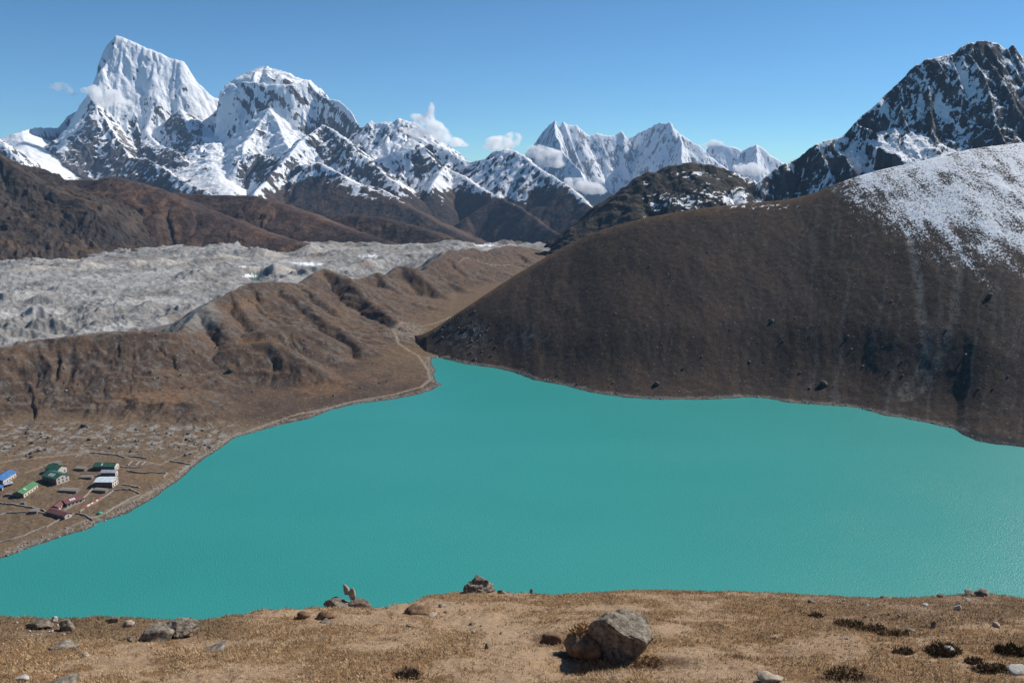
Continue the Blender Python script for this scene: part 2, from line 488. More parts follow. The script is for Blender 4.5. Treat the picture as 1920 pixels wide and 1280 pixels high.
def glacier_h(X, Y):
    z = -20 + sstep(1000, 2300, Y) * 6
    wx, wy = noise(X / 160, Y / 160, 91) * 50, noise(X / 160, Y / 160, 92) * 50
    fp, fq = (X * 0.7 + Y * 0.71), (-X * 0.71 + Y * 0.7)
    a = ridged((fp + wx) / 260, (fq + wy) / 130, 2, 93)
    b = ridged((X + wx) / 62, (Y + wy) / 62, 4, 95, 0.55)
    c = ridged(X / 24, Y / 24, 3, 97, 0.6)
    amp = 0.35 + 1.15 * np.clip(fbm(fp / 420, fq / 220, 3, 99) * 1.3 + 0.5, 0, 1)
    z = z + (a - 0.6) * 26 * amp + (b - 0.6) * 15 * amp + (c - 0.6) * 4.0 + fbm(X / 8, Y / 8, 3, 98) * 1.0
    for (gx, gy, gz), rad, ht in G_CONES:
        e = np.hypot((X - gx) * (1 + 0.25 * noise(X / 40, Y / 40, 9)), Y - gy)
        z = np.maximum(z, gz + ht - e * ht / rad + (c - 0.6) * 6)
    for (gx, gy, gz), rad in G_POND:
        e = np.hypot(X - gx, (Y - gy) * 0.55) / rad
        z = z - 14 * np.exp(-e ** 4)
    return z

G_CONES = [(at(u, v, Y)[:2] + (-16,), rad, h) for u, v, Y, rad, h in [(412,478,2150,75,20),(497,476,2200,70,26),(583,470,2300,70,30),(300,488,2060,70,18),(255,492,2040,60,18),(160,500,1990,70,18),(60,508,1930,80,16),(515,495,1950,45,20)]]
G_POND = [(at(484,500,1900)[:2] + (-20,), 26)]

# ---- materials of the basin
M_land = terrain_mat('moraine_turf_and_stones', 0.35, 0.38, 0.6, 0.55, speck=(0.5, 0.955, (0.2, 0.188, 0.172)), bdist=1.2)
M_hill = terrain_mat('dark_heath_hillside', 0.3, 0.42, 0.7, 0.45, speck=(0.34, 0.975, (0.11, 0.107, 0.103)), bdist=1.2, snow=(0.5, 0.8, 0.08, (1.0, 0.45, 1.0)))
M_glac = terrain_mat('glacier_debris', 0.12, 0.3, 0.8, 0.25, bdist=2.5)

# ---- right-hand hillside
X, Y = fan(742, 2330, 2.4, np.concatenate([np.linspace(620, 1010, 210), np.linspace(1012, 1400, 180)]))
Z, T = hill_h(X, Y)
U, V = project(X, Y, Z)
nx, ny, nz = grad(X, Y, Z)
n1 = fbm(X / 55, Y / 90, 4, 101); n2 = fbm(X / 9, Y / 9, 4, 105); n3 = fbm(X / 22, Y / 60, 4, 107)
col = mix(np.broadcast_to(np.array([0.044, 0.034, 0.029]), X.shape + (3,)), np.array([0.062, 0.044, 0.034]), sstep(-0.15, 0.35, n1 + n2 * 0.4))
col = mix(col, np.array([0.033, 0.027, 0.026]), sstep(0.05, 0.4, n3 + n2 * 0.5) * 0.6)
col = mix(col, np.array([0.17, 0.105, 0.055]), sstep(0.9, 1.03, T + n2 * 0.06) * 0.7 * sstep(1700, 1450, U))       # dry grass along the crest
gy_ = sstep(0.12, 0.3, n2 + n1 * 0.5 - 0.1)                                     # stony grey patches low on the left spur
d1 = np.hypot((U - 870) / 60, (V - 630) / 35); d2 = np.hypot((U - 985) / 50, (V - 630) / 40)
col = mix(col, np.array([0.12, 0.12, 0.115]), np.clip(sstep(1.1, 0.3, d1) + sstep(1.0, 0.3, d2) * 0.7, 0, 1) * sstep(-0.1, 0.25, n2))
for i, pts in enumerate(CHUTES):
    d = line_dist(X, Y, pts)
    wdt = 5.5 + 3 * noise(X / 15, Y / 15, 12)
    col = mix(col, np.array([0.165, 0.148, 0.13]), sstep(wdt * 1.35, wdt * 0.3, d) * np.clip(0.7 + n2 * 1.3, 0, 1) * (0.95 if i == 0 else 0.75))
ang_ = X / Y * 1000 + fbm(X / 40, Y / 40, 3, 135) * 9
sk = fbm(ang_ / 9, Y / 260, 4, 137)
col = mix(col, np.array([0.1, 0.088, 0.078]), sstep(0.12, 0.45, sk + n2 * 0.25) * sstep(1300, 1600, U) * 0.55)
col = mix(col, np.array([0.075, 0.053, 0.037]), sstep(0.05, 0.4, -sk + n2 * 0.4) * 0.6)
dsh = line_dist(X, Y, shR)
col = mix(col, np.array([0.2, 0.18, 0.15]), sstep(6.5, 3.5, dsh + n2 * 4) * (Z < 8) * 0.75)
col = mix(col, np.array([0.06, 0.06, 0.058]), sstep(1.8, 1.0, dsh))
head = sstep(1780, 1815, U) * sstep(795, 808, V - (U - 1800) * 0.2 + n2 * 8)
col = mix(col, np.array([0.028, 0.027, 0.028]), head * 0.85)
snow_v = curve([(1380,360),(1480,362),(1540,372),(1600,392),(1650,400),(1700,432),(1760,455),(1850,470),(1920,482),(2080,500)], U)   # lower edge of the fresh snow on the slope
streak = fbm(X / 13, Y / 70, 4, 111) * 55 + n2 * 26 + fbm(X / 3.2, Y / 3.2, 3, 113) * 30
below = snow_v - V + streak * 0.8
sn = np.clip(below / 85, -1.2, 0.5) * 0.34 - 0.03 - 0.42 * sstep(170, 0, U - 1520 + n2 * 60 + (372 - V) * 0.6) ** 2 - 0.4 * sstep(40, -30, U - 1530 + n2 * 40 + (372 - V) * 0.6)
sn = sn - 0.13 * sstep(0.1, 0.4, fbm(X / 17, Y / 60, 3, 118)) - 0.05 + n3 * 0.16
patch = (np.hypot((U - 1425) / 75, (V - 388) / 5) < 1) & (n2 + fbm(X / 5, Y / 4, 2, 119) > 0.28)
sn = np.maximum(sn, np.where(patch, 0.2, -2))
sheet('hillside', X, Y, Z, col, M_hill, keep=Z > -6, snow=sn)['kind'] = 'structure'

# ---- lower land on the left: beach, village flat, moraine, valley floor
X, Y = fan(-260, 1050, 2.3, np.concatenate([np.linspace(425, 700, 150), np.linspace(701.5, 1250, 300), np.geomspace(1253, 3350, 230)]))
Z, DS, DR, UP = land_h(X, Y)
U, V = project(X, Y, Z)
nx, ny, nz = grad(X, Y, Z)
n1 = fbm(X / 60, Y / 60, 4, 121); n2 = fbm(X / 10, Y / 10, 4, 123); n3 = fbm(X / 25, Y / 25, 4, 127); n4 = fbm(X / 3, Y / 3, 3, 129)
flat = sstep(6, -2, UP)
col = mix(np.broadcast_to(np.array([0.088, 0.062, 0.048]), X.shape + (3,)), np.array([0.122, 0.081, 0.056]), sstep(-0.2, 0.3, n1 + n2 * 0.4))
col = mix(col, np.array([0.075, 0.054, 0.042]), sstep(0.0, 0.35, n3 + n2 * 0.5) * 0.75)
col = mix(col, np.array([0.165, 0.108, 0.068]), sstep(0.93, 0.99, nz + n2 * 0.03) * (1 - flat) * 0.55)           # rusty grass on the level tops
col = mix(col, np.array([0.17, 0.155, 0.138]), sstep(0.02, 0.4, n2 + n3 * 0.5) * (1 - flat) * 0.45)             # grey stones showing through
for (cu, cv, ru, rv) in [(290,745,110,18),(455,570,40,10),(470,640,60,10),(600,720,60,25)]:
    e = np.hypot((U - cu) / ru, (V - cv) / rv)
    col = mix(col, np.array([0.24, 0.135, 0.066]), sstep(1.2, 0.4, e + n2 * 0.7) * 0.33)
gl = np.clip(sstep(-4, 12, Y - np.interp(X / Y, crs[cr_o], crY[cr_o]) + n2 * 14) * (1 - sstep(0.96, 1.0, nz)), 0, 1)
col = mix(col, np.array([0.27, 0.25, 0.225]), gl * 0.8)                                                        # raw scree on the glacier side
e = np.hypot((U - 375) / 45, (V - 590) / 40)
col = mix(col, np.array([0.25, 0.235, 0.21]), sstep(1.0, 0.5, e + n2 * 0.5) * 0.7)
# village flat: dry pasture, stony ground behind
vf = flat * sstep(760, 720, Y)
col = mix(col, np.array([0.185, 0.128, 0.078]), vf * 0.8)
col = mix(col, np.array([0.135, 0.098, 0.07]), vf * sstep(-0.05, 0.3, n3 + n2 * 0.4) * 0.8)
st = flat * np.clip(sstep(858, 838, V + n3 * 16) * sstep(785, 800, V) * sstep(480, 400, U), 0, 1)
col = mix(col, np.array([0.29, 0.275, 0.25]), st * sstep(0.04, 0.34, n2 + n4 * 0.7) * 0.85)
col = mix(col, np.array([0.06, 0.05, 0.044]), st * sstep(0.15, 0.35, noise(X / 4, Y / 4, 131)) * 0.8)
vl = flat * sstep(725, 670, V + n2 * 40) * sstep(640, 720, U + n1 * 60)
col = mix(col, np.array([0.17, 0.115, 0.07]), vl * 0.7)
e = np.hypot((U - 765) / 45, (V - 622) / 22)
col = mix(col, np.array([0.25, 0.225, 0.19]), sstep(1.0, 0.5, e + n2 * 0.6) * sstep(-0.05, 0.2, n4) * 0.9)      # boulder bed of the outlet
FIELDS = [[(0,965),(50,962),(90,975),(118,977),(0,1018)], [(160,958),(196,935),(262,926),(255,932),(178,972)], [(230,888),(310,888),(340,874),(330,895),(290,905)]]
for i, pl in enumerate(FIELDS):
    col = mix(col, np.array([[0.15, 0.105, 0.066], [0.15, 0.112, 0.072], [0.19, 0.125, 0.072]][i]), in_poly(U, V, pl) * 0.8)
PATHS = [[(150,993),(262,948),(300,925),(350,885),(400,845),(430,815),(500,790),(560,772),(600,764),(660,748),(740,735),(790,722),(806,708),(803,690),(785,665),(748,648),(737,632),(760,620),(800,612),(832,598),(868,582)],
         [(0,873),(30,866),(90,860),(150,852),(170,847)], [(50,890),(75,880),(98,869)], [(150,848),(200,850),(260,862),(300,868),(340,850),(400,830),(430,815)],
         [(860,512),(880,505),(930,500),(980,490)], [(0,1040),(80,1008),(140,996)], [(120,985),(180,960),(262,926),(300,905)]]
SHORE_LINE = line_dist(X, Y, shL)
for i, pl in enumerate(PATHS):
    w = [atz(u, v, 4.0)[:2] for u, v in pl]
    d = line_dist(X, Y, w)
    wd = 1.5 if i in (0, 1, 4) else 1.0
    col = mix(col, np.array([0.27, 0.215, 0.16]), sstep(wd * 1.7, wd * 0.6, d + n4 * 0.8) * 0.85)
col = mix(col, np.array([0.26, 0.235, 0.205]), sstep(11, 5, DS + n2 * 5) * sstep(-0.12, 0.15, n4 + n2 * 0.3) * 0.8 * (DS > -3))
col = mix(col, np.array([0.075, 0.07, 0.062]), sstep(2.4, 1.0, DS + n4))
land = sheet('moraine', X, Y, Z, col, M_land, keep=(Z > -28) & ~((Z < -2.5) & (DS < 0)))
land['kind'] = 'structure'

# ---- debris-covered glacier
X, Y = fan(-260, 1030, 2.2, np.geomspace(930, 2560, 340))
Z = glacier_h(X, Y)
lim = np.interp(X / Y, crs[cr_o], crY[cr_o])
U, V = project(X, Y, Z)
nx, ny, nz = grad(X, Y, Z)
n1 = fbm(X / 130, Y / 130, 4, 141); n2 = fbm(X / 22, Y / 22, 4, 143); n4 = fbm(X / 6, Y / 6, 3, 147)
col = mix(np.broadcast_to(np.array([0.29, 0.283, 0.27]), X.shape + (3,)), np.array([0.39, 0.38, 0.365]), sstep(-0.25, 0.35, n1 + n2 * 0.6))
fp, fq = (X * 0.7 + Y * 0.71), (-X * 0.71 + Y * 0.7)
col = mix(col, np.array([0.22, 0.205, 0.185]), sstep(0.0, 0.3, fbm(fp / 500, fq / 70, 4, 151)) * 0.6)
col = mix(col, np.array([0.19, 0.18, 0.165]), sstep(0.1, 0.45, n2 - n1 * 0.4 + n4 * 0.3) * 0.7)
col = mix(col, np.array([0.16, 0.125, 0.095]), sstep(0.22, 0.5, fbm(X / 200, Y / 90, 3, 149)) * 0.6)
for gx, gy, _ in [c[0] for c in G_CONES]:
    e = np.hypot(X - gx, Y - gy)
    col = mix(col, np.array([0.44, 0.40, 0.345]), sstep(75, 30, e) * 0.8)
for (gx, gy, _), rad in G_POND:
    e = np.hypot(X - gx, (Y - gy) * 0.55) / rad
    col = mix(col, np.array([0.07, 0.11, 0.115]), sstep(1.15, 0.85, e + n4 * 0.25) * 0.9)
for cu, cv, ru, rv in [(580,495,26,3.5),(690,480,22,2.5),(468,517,14,3),(455,500,8,2),(910,460,22,2),(560,493,20,2)]:
    e = np.hypot((U - cu) / ru, (V - cv) / rv)
    col = mix(col, np.array([0.8, 0.82, 0.84]), sstep(1.0, 0.7, e + n4 * 0.5))
sheet('glacier', X, Y, Z, col, M_glac, keep=Y > lim - 60)['kind'] = 'structure'

# ---- lake water
c0 = np.mean(np.array(lake_poly), 0)
def offset(poly, d):
    P = np.array(poly); out = []
    A = 0.5 * np.sum(P[:, 0] * np.roll(P[:, 1], -1) - np.roll(P[:, 0], -1) * P[:, 1])
    for i in range(len(P)):
        t = P[(i + 1) % len(P)] - P[i - 1]; n = np.array([t[1], -t[0]]) / (np.hypot(*t) + 1e-9) * (1 if A > 0 else -1)
        out.append(tuple(P[i] + n * d))
    return out
lp = offset(lake_poly, 9)
M_lake = bpy.data.materials.new('glacial_lake_water'); M_lake.use_nodes = True
nt = M_lake.node_tree; N = nt.nodes; Lk = nt.links
b = N['Principled BSDF']
geo = N.new('ShaderNodeNewGeometry')
nz1 = N.new('ShaderNodeTexNoise'); nz1.inputs['Scale'].default_value = 0.006; nz1.inputs['Detail'].default_value = 4
mp = N.new('ShaderNodeMapping'); mp.inputs['Scale'].default_value = (0.35, 1.0, 1); mp.inputs['Rotation'].default_value = (0, 0, 0.5)
Lk.new(geo.outputs['Position'], mp.inputs['Vector']); Lk.new(mp.outputs[0], nz1.inputs['Vector'])
rp = N.new('ShaderNodeValToRGB')
rp.color_ramp.elements[0].position = 0.3; rp.color_ramp.elements[0].color = (0.028, 0.262, 0.238, 1)
rp.color_ramp.elements[1].position = 0.7; rp.color_ramp.elements[1].color = (0.042, 0.298, 0.268, 1)
Lk.new(nz1.outputs['Fac'], rp.inputs[0]); Lk.new(rp.outputs[0], b.inputs['Base Color'])
b.inputs['Roughness'].default_value = 0.33; b.inputs['IOR'].default_value = 1.33; b.inputs['Specular IOR Level'].default_value = 0.5
mp2 = N.new('ShaderNodeMapping'); mp2.inputs['Scale'].default_value = (1.0, 0.55, 1); mp2.inputs['Rotation'].default_value = (0, 0, -0.5)
Lk.new(geo.outputs['Position'], mp2.inputs['Vector'])
w1 = N.new('ShaderNodeTexNoise'); w1.inputs['Scale'].default_value = 0.95; w1.inputs['Detail'].default_value = 4; w1.inputs['Roughness'].default_value = 0.75
Lk.new(mp2.outputs[0], w1.inputs['Vector'])
w2 = N.new('ShaderNodeTexNoise'); w2.inputs['Scale'].default_value = 0.012; w2.inputs['Detail'].default_value = 2
Lk.new(mp2.outputs[0], w2.inputs['Vector'])
mr = N.new('ShaderNodeMapRange'); mr.inputs['From Min'].default_value = 0.35; mr.inputs['From Max'].default_value = 0.65; mr.inputs['To Min'].default_value = 0.75; mr.inputs['To Max'].default_value = 1.0
Lk.new(w2.outputs['Fac'], mr.inputs['Value'])
bp = N.new('ShaderNodeBump'); bp.inputs['Distance'].default_value = 0.45
Lk.new(mr.outputs[0], bp.inputs['Strength']); Lk.new(w1.outputs['Fac'], bp.inputs['Height']); Lk.new(bp.outputs['Normal'], b.inputs['Normal'])
lake = mesh_obj('lake', [(x, y, 0.0) for x, y in lp], [list(range(len(lp)))], M_lake)
lake['kind'] = 'structure'
# ---------------------------------------------------------------- hills and mountains beyond the glacier
M_mid = terrain_mat('brown_hill_heath', 0.03, 0.35, 0.8, 0.045, bdist=10)
M_mtn = terrain_mat('mountain_rock_and_snow', 0.03, 0.3, 0.8, 0.03, bdist=18, snow=(0.026, 0.5, 0.045, (1.0, 1.0, 0.45)))
M_far = terrain_mat('far_mountain_rock_and_snow', 0.012, 0.12, 0.7, 0.016, bdist=30, snow=(0.012, 0.5, 0.05, (1.0, 1.0, 0.4)))
M_peak = terrain_mat('dark_peak_rock_and_snow', 0.07, 0.25, 0.9, 0.1, bdist=6, snow=(0.085, 0.8, 0.06, (1.0, 1.0, 0.5)))

def relief(X, Y, ridges, warp, wl, flute, fl_l, rough, rl, seed, fl_o=4, stretch=0.14, crest=0.35, lowf=lambda h: 1.0):
    """ridge terrain with fluted flanks; returns height, distance from crest, flute value and snow bias"""
    wx = fbm(X / wl, Y / wl, 4, seed) * warp; wy = fbm(X / wl, Y / wl, 4, seed + 7) * warp
    H, D, QX, QY, S = ridge_field(X + wx, Y + wy, ridges)
    ex, ey = X + wx - QX, Y + wy - QY
    a, b = QX + ex * stretch, QY + ey * stretch
    fl = ridged(a / fl_l, b / fl_l, fl_o, seed + 20, 0.55)
    k = sstep(0, fl_l * 0.8, D)
    sm = 1 - 0.8 * sstep(1.15, 1.25, S)
    k2 = crest + (1 - crest) * k
    rg = ridged((X + wx) / rl, (Y + wy) / rl, 5, seed + 40, 0.52)
    Z = H + (fl - 0.62) * flute * (crest * 0.5 + k) * lowf(H) * sm + (rg - 0.62) * rough * 2.2 * k2 * lowf(H) * sm
    return Z, D, fl, S

def hill_sheet(name, u0, u1, du, Ys, ridges, cols, seed, m=M_mid, warp=60, wl=500, flute=45, fl_l=170, rough=10, rl=80, zmin=-140, rock=0.0):
    X, Y = fan(u0, u1, du, Ys)
    Z, D, fl, S = relief(X, Y, ridges, warp, wl, flute, fl_l, rough, rl, seed)
    nx, ny, nz = grad(X, Y, Z)
    n1 = fbm(X / 260, Y / 260, 4, seed + 1); n2 = fbm(X / 40, Y / 40, 4, seed + 2)
    dark, mid_, rust = [np.array(c) for c in cols]
    col = mix(np.broadcast_to(mid_, X.shape + (3,)), dark, sstep(-0.1, 0.35, n1 * 0.8 + n2 * 0.5))
    col = mix(col, rust, sstep(0.62, 0.86, fl + n2 * 0.25) * sstep(-0.3, 0.3, -n1 + n2 * 0.5) * 0.75)
    if rock:
        rk = sstep(0.86, 0.72, nz + n2 * 0.1)
        col = mix(col, np.array([0.085, 0.08, 0.078]), rk * rock * sstep(-0.25, 0.2, n2))
        col = mix(col, np.array([0.035, 0.035, 0.036]), rk * rock * sstep(0.1, 0.4, fbm(X / 25, Y / 60, 4, seed + 3)))
    o = sheet(name, X, Y, Z, col, m, keep=Z > zmin)
    o['kind'] = 'structure'
    return o

HP = [(0, 0), (20, 4), (120, 50), (300, 150), (600, 290), (1200, 480)]
rs = np.random.RandomState(3)
BR = ((0.055, 0.04, 0.037), (0.085, 0.057, 0.046), (0.165, 0.095, 0.06))
# steep dark hill at the left edge
LH = [dict(p=PR([(-300,170,2900),(-120,225,2800),(-40,268,2700),(0,291,2640),(60,318,2600),(100,345,2560),(140,372,2500),(180,415,2430),(215,450,2370),(245,476,2300),(270,492,2250)]), prof=[(0,0),(20,8),(120,68),(300,160),(600,285),(1200,520)])]
LH += spurs(LH[0], 110, 420, 0.35, rs, drop=0.88, side=(-1,), prof=LH[0]['prof'])
hill_sheet('hill', -260, 300, 1.8, np.linspace(1860, 2760, 230), LH, ((0.042,0.034,0.031),(0.06,0.046,0.037),(0.115,0.07,0.042)), 201, warp=50, wl=260, flute=42, fl_l=110, rough=10, rl=50, rock=0.4)
# rounded brown hills behind the glacier
H2 = [dict(p=PR([(60,345,3080),(110,338,3046),(160,337,3012),(215,332,2978),(260,342,2925),(320,362,2846),(380,385,2765),(450,410,2684),(520,440,2576),(580,462,2448),(620,475,2366)]), prof=HP)]
H2 += spurs(H2[0], 190, 520, 0.3, rs, drop=0.87, side=(-1,), prof=HP)
hill_sheet('hill', 40, 660, 1.8, np.linspace(2150, 3200, 160), H2, BR, 211, flute=30, fl_l=190, rough=6)
H3 = [dict(p=PR([(280,368,3440),(330,362,3397),(400,366,3354),(470,367,3311),(530,380,3225),(580,400,3096),(640,428,2924),(700,450,2752),(760,466,2580),(800,474,2494)]), prof=HP)]
H3 += spurs(H3[0], 240, 600, 0.3, rs, drop=0.85, side=(-1,), prof=HP)
hill_sheet('hill', 260, 830, 1.9, np.linspace(2250, 3600, 150), H3, BR, 221, flute=30, fl_l=210, rough=6)
H4 = [dict(p=PR([(560,412,3870),(610,404,3793),(660,401,3718),(720,406,3601),(780,424,3403),(840,445,3125),(880,456,2934),(930,462,2785),(960,468,2680)]), prof=HP)]
H4 += spurs(H4[0], 300, 500, 0.3, rs, drop=0.86, side=(-1,), prof=HP)
hill_sheet('hill', 540, 1010, 1.9, np.linspace(2400, 4050, 130), H4, ((0.04,0.032,0.03),(0.058,0.043,0.036),(0.125,0.074,0.045)), 231, flute=28, fl_l=220)

# ---- the great snow peaks on the left and the ridge that runs down to the valley
def R(pts, prof, s=0.0, **k): return dict(p=PR(pts), prof=prof, s=s, **k)
CH = [(0,0),(30,30),(150,230),(400,640),(800,1150),(1500,1800),(3000,2600)]         # steep ice face
CL = [(0,0),(20,30),(120,260),(300,560),(800,1150),(2000,2200)]                     # cliff
RB = [(0,0),(25,18),(120,100),(400,330),(900,660),(2000,1200)]                      # ordinary rock flank
GS = [(0,0),(60,14),(300,110),(700,280),(1500,560)]                                 # gentle snow slope
PL = [(0,0),(60,20),(330,130),(360,160),(500,560),(900,1100),(2000,2000)]           # plateau edge then wall
rs = np.random.RandomState(21)
mainr = R([(215,64,9000),(240,75,9020),(280,92,9050),(312,106,9080),(340,114,9100),(360,142,9110),(385,168,9120),(402,184,9150),(427,188,9250)], CH, 1.12, cap0=3.5)
aretu = R([(215,64,9000),(204,80,8960),(194,93,8930),(193,120,8870),(192,150,8780),(182,170,8650),(175,194,8480)], CL, 0.9, left=0.95, right=3.0, cap0=3.0)
arete = R([(175,194,8480),(192,215,8330),(215,253,8050),(243,297,7650),(272,296,7300)], RB, -0.4, ds=0.9)
arete2 = R([(272,296,7300),(302,312,6950),(352,342,6450),(405,367,6000),(470,385,5700)], RB, -0.75)
arete['right'] = 1.7
backr = R([(194,93,8930),(184,120,9100),(178,155,9250),(166,185,9300),(152,204,9250),(128,217,9150),(108,240,8950),(72,238,8500),(42,244,8200),(28,265,8050),(8,290,7900),(-40,300,7800)], CL, 1.0, left=1.9, right=1.5)
MT = [mainr, aretu, arete, arete2, backr]
MT += spurs(mainr, 150, 800, 0.25, rs, drop=0.88, side=(-1,), s=1.05)
MT += spurs(arete, 170, 600, 0.3, rs, drop=0.86, side=(1,), s=-0.15) + spurs(arete, 420, 700, 0.25, rs, drop=1.35, side=(-1,), s=-0.8, lr=(1.3, 1.3)) + spurs(arete2, 230, 500, 0.4, rs, drop=0.86, side=(1, -1), s=-0.7)
MT += [R([(340,205,8600),(352,230,8380),(365,262,8100),(385,300,7700)], RB, -0.3), R([(270,236,8500),(285,262,8280),(300,285,8000)], RB, 0.1),
       R([(270,270,8100),(300,272,7900),(330,283,7750),(345,300,7500)], RB, -0.5),
       R([(42,248,8150),(50,270,7900),(62,295,7600),(85,325,7200),(110,340,6900)], GS, 1.3), R([(-60,225,7000),(0,262,6800),(30,290,6500)], RB, 0.0),
       R([(395,240,8600),(400,270,8000),(395,300,7500),(410,335,6900),(425,352,6500)], GS, 1.0)]
tab = R([(440,165,8760),(450,150,8750),(470,141,8790),(487,130,8830),(497,126,8850),(518,130,8840),(540,144,8820),(560,150,8780),(578,151,8720)], PL, 1.12, cap0=3.2, cap1=3.5)
lip = R([(432,172,8700),(440,160,8560),(456,153,8470),(486,155,8420),(515,159,8400),(545,158,8420),(578,152,8560)], CL, 0.25, cap0=3.0, cap1=2.2)
tabr = R([(578,151,8720),(592,166,8600),(608,180,8500),(636,190,8400),(650,204,8300),(660,214,8200),(667,234,8050),(676,242,7950)], CL, -0.1)
tabl = R([(440,165,8760),(432,175,8950),(427,188,9250)], CH, 0.8, left=1.8, right=1.8)
MT += [tab, lip, tabr, tabl]
MT += spurs(lip, 130, 560, 0.25, rs, drop=0.9, side=(-1,), s=0.2) + spurs(tabr, 150, 620, 0.4, rs, drop=0.88, side=(-1,), s=-0.05)
MT += [R([(506,203,8200),(492,225,8050),(476,248,7850),(459,268,7650),(452,290,7400),(443,310,7100)], RB, 0.1), R([(506,203,8200),(520,230,8000),(530,262,7750),(545,282,7500)], RB, 0.6),
       R([(445,292,7350),(470,286,7300),(505,292,7200),(520,300,7000)], RB, -0.3),
       R([(606,234,7500),(585,248,7350),(562,268,7100),(540,292,6800),(510,325,6400),(472,362,6000)], RB, 0.35),
       R([(606,234,7500),(628,245,7350),(648,262,7150),(668,285,6900),(692,297,6700),(722,322,6450),(752,345,6200)], RB, -0.25),
       R([(545,332,6500),(560,310,6600),(600,304,6500),(640,325,6250),(662,343,6000),(705,350,5800),(760,375,5500)], RB, -0.2)]
MT += spurs(MT[-1], 160, 420, 0.4, rs, drop=0.85, side=(-1,), s=-0.3) + spurs(MT[-2], 170, 480, 0.4, rs, drop=0.85, side=(1, -1), s=-0.15)
sky2 = R([(676,242,7950),(684,236,7800),(694,226,7750),(704,232,7740),(720,228,7720),(737,229,7700),(752,222,7680),(770,228,7650),(780,228,7640),(795,240,7600),(802,262,7500),(832,276,7300),(850,290,7200),(872,299,7100),(890,303,7050),(915,298,7000),(925,285,6900),(936,280,6850),(950,277,6800),(966,285,6700),(985,292,6550),(1002,306,6400),(1022,321,6250),(1042,334,6100),(1060,346,5950),(1082,366,5750),(1102,383,5600),(1122,405,5450),(1150,430,5300)], RB, -0.1)
MT += [sky2] + spurs(sky2, 190, 620, 0.35, rs, drop=0.85, side=(-1,), s=-0.1)
MT += [R([(762,252,7600),(775,262,7400),(800,285,7150),(832,312,6900),(870,330,6600),(930,365,6200),(1000,405,5700),(1060,445,5200)], RB, 0.2),
       R([(840,310,6900),(828,318,6700),(815,335,6500),(805,352,6300)], RB, 0.7),
       R([(700,300,7000),(740,285,7200),(775,280,7200)], RB, 0.1),
       R([(640,330,6000),(690,354,5700),(740,372,5450),(780,393,5200),(830,420,4900),(870,440,4700),(905,458,4500)], [(0,0),(30,10),(150,70),(400,210),(900,430)], -0.6)]
SNOWLINE = [(-100,335),(100,345),(200,338),(250,318),(300,330),(400,368),(470,372),(520,352),(545,338),(600,322),(640,330),(665,346),(690,352),(740,352),(775,357),(830,358),(848,345),(880,345),(930,358),(985,362),(1002,340),(1050,350),(1075,362),(1120,372)]

X, Y = fan(-170, 1180, 1.9, np.concatenate([np.linspace(4400, 6900, 140), np.linspace(6908, 9380, 290)]))
Z, D, fl, S = relief(X, Y, MT, 38, 520, 72, 90, 28, 150, 301, fl_o=5, stretch=0.07, crest=0.35, lowf=lambda h: 0.3 + 0.7 * sstep(-50, 330, h))
U, V = project(X, Y, Z)
nx, ny, nz = grad(X, Y, Z)
n1 = fbm(X / 380, Y / 380, 4, 311); n2 = fbm(X / 70, Y / 70, 4, 313); n3 = fbm(X / 26, Y / 26, 3, 317)
rockc = mix(np.broadcast_to(np.array([0.1, 0.096, 0.098]), X.shape + (3,)), np.array([0.24, 0.225, 0.21]), sstep(-0.1, 0.4, n1 + n2 * 0.6 + n3 * 0.5) * sstep(7000, 8000, Y))
rockc = mix(rockc, np.array([0.055, 0.056, 0.062]), sstep(0.0, 0.35, fbm(X / 40, Y / 40, 4, 333) - (fl - 0.6) * 0.8) * 0.7)
rockc = mix(rockc, np.array([0.06, 0.058, 0.06]), sstep(0.05, 0.4, n2 + n3 * 0.5) * 0.6)
low = curve(SNOWLINE, U) - V + n1 * 16 + n2 * 26 + n3 * 12                       # photo pixels above the snow line
turf = mix(np.broadcast_to(np.array([0.058, 0.047, 0.042]), X.shape + (3,)), np.array([0.12, 0.075, 0.05]), sstep(0.55, 0.8, fl + n2 * 0.3) * 0.7)
rockc = mix(rockc, turf, sstep(15, -25, low) * sstep(0.45, 0.62, nz + n2 * 0.1))
n4 = fbm(X / 13, Y / 20, 2, 319)
steep = nz + 0.2 * S + 0.2 * sstep(30, 170, low) - 0.12 * sstep(90, 0, low) + n2 * 0.32 + n3 * 0.2 + n4 * 0.1 + (0.6 - fl) * 0.3
q1 = (Z * 0.75 + X * 0.66); q2 = (X * 0.75 - Z * 0.66)
strata = fbm(q1 / 75, q2 / 420, 4, 331)
steep = steep + strata * 0.5 * sstep(1100, 600, U)
def zone(poly, amt, soft=26):
    w = in_poly(U + n2 * soft + n3 * soft * 0.5, V + n2 * soft * 0.8 + strata * 14, poly)
    return w * amt
steep = steep + zone([(108,335),(128,268),(150,235),(174,196),(184,215),(206,250),(238,300),(236,345)], -0.31, 12)
steep = steep + zone([(228,128),(262,150),(300,190),(335,220),(350,262),(318,272),(270,205),(238,160)], -0.12)
steep = steep + zone([(322,212),(352,205),(404,238),(425,300),(392,318),(345,292)], -0.26) + zone([(265,275),(345,268),(352,306),(292,314)], -0.28) + zone([(188,205),(240,215),(280,262),(262,296),(238,282)], -0.15)
steep = steep + zone([(268,238),(300,222),(312,292),(288,292)], 0.3) + zone([(385,240),(445,262),(475,285),(448,350),(400,345),(370,300)], 0.3) + zone([(200,70),(340,114),(420,188),(330,190),(200,150)], 0.12)
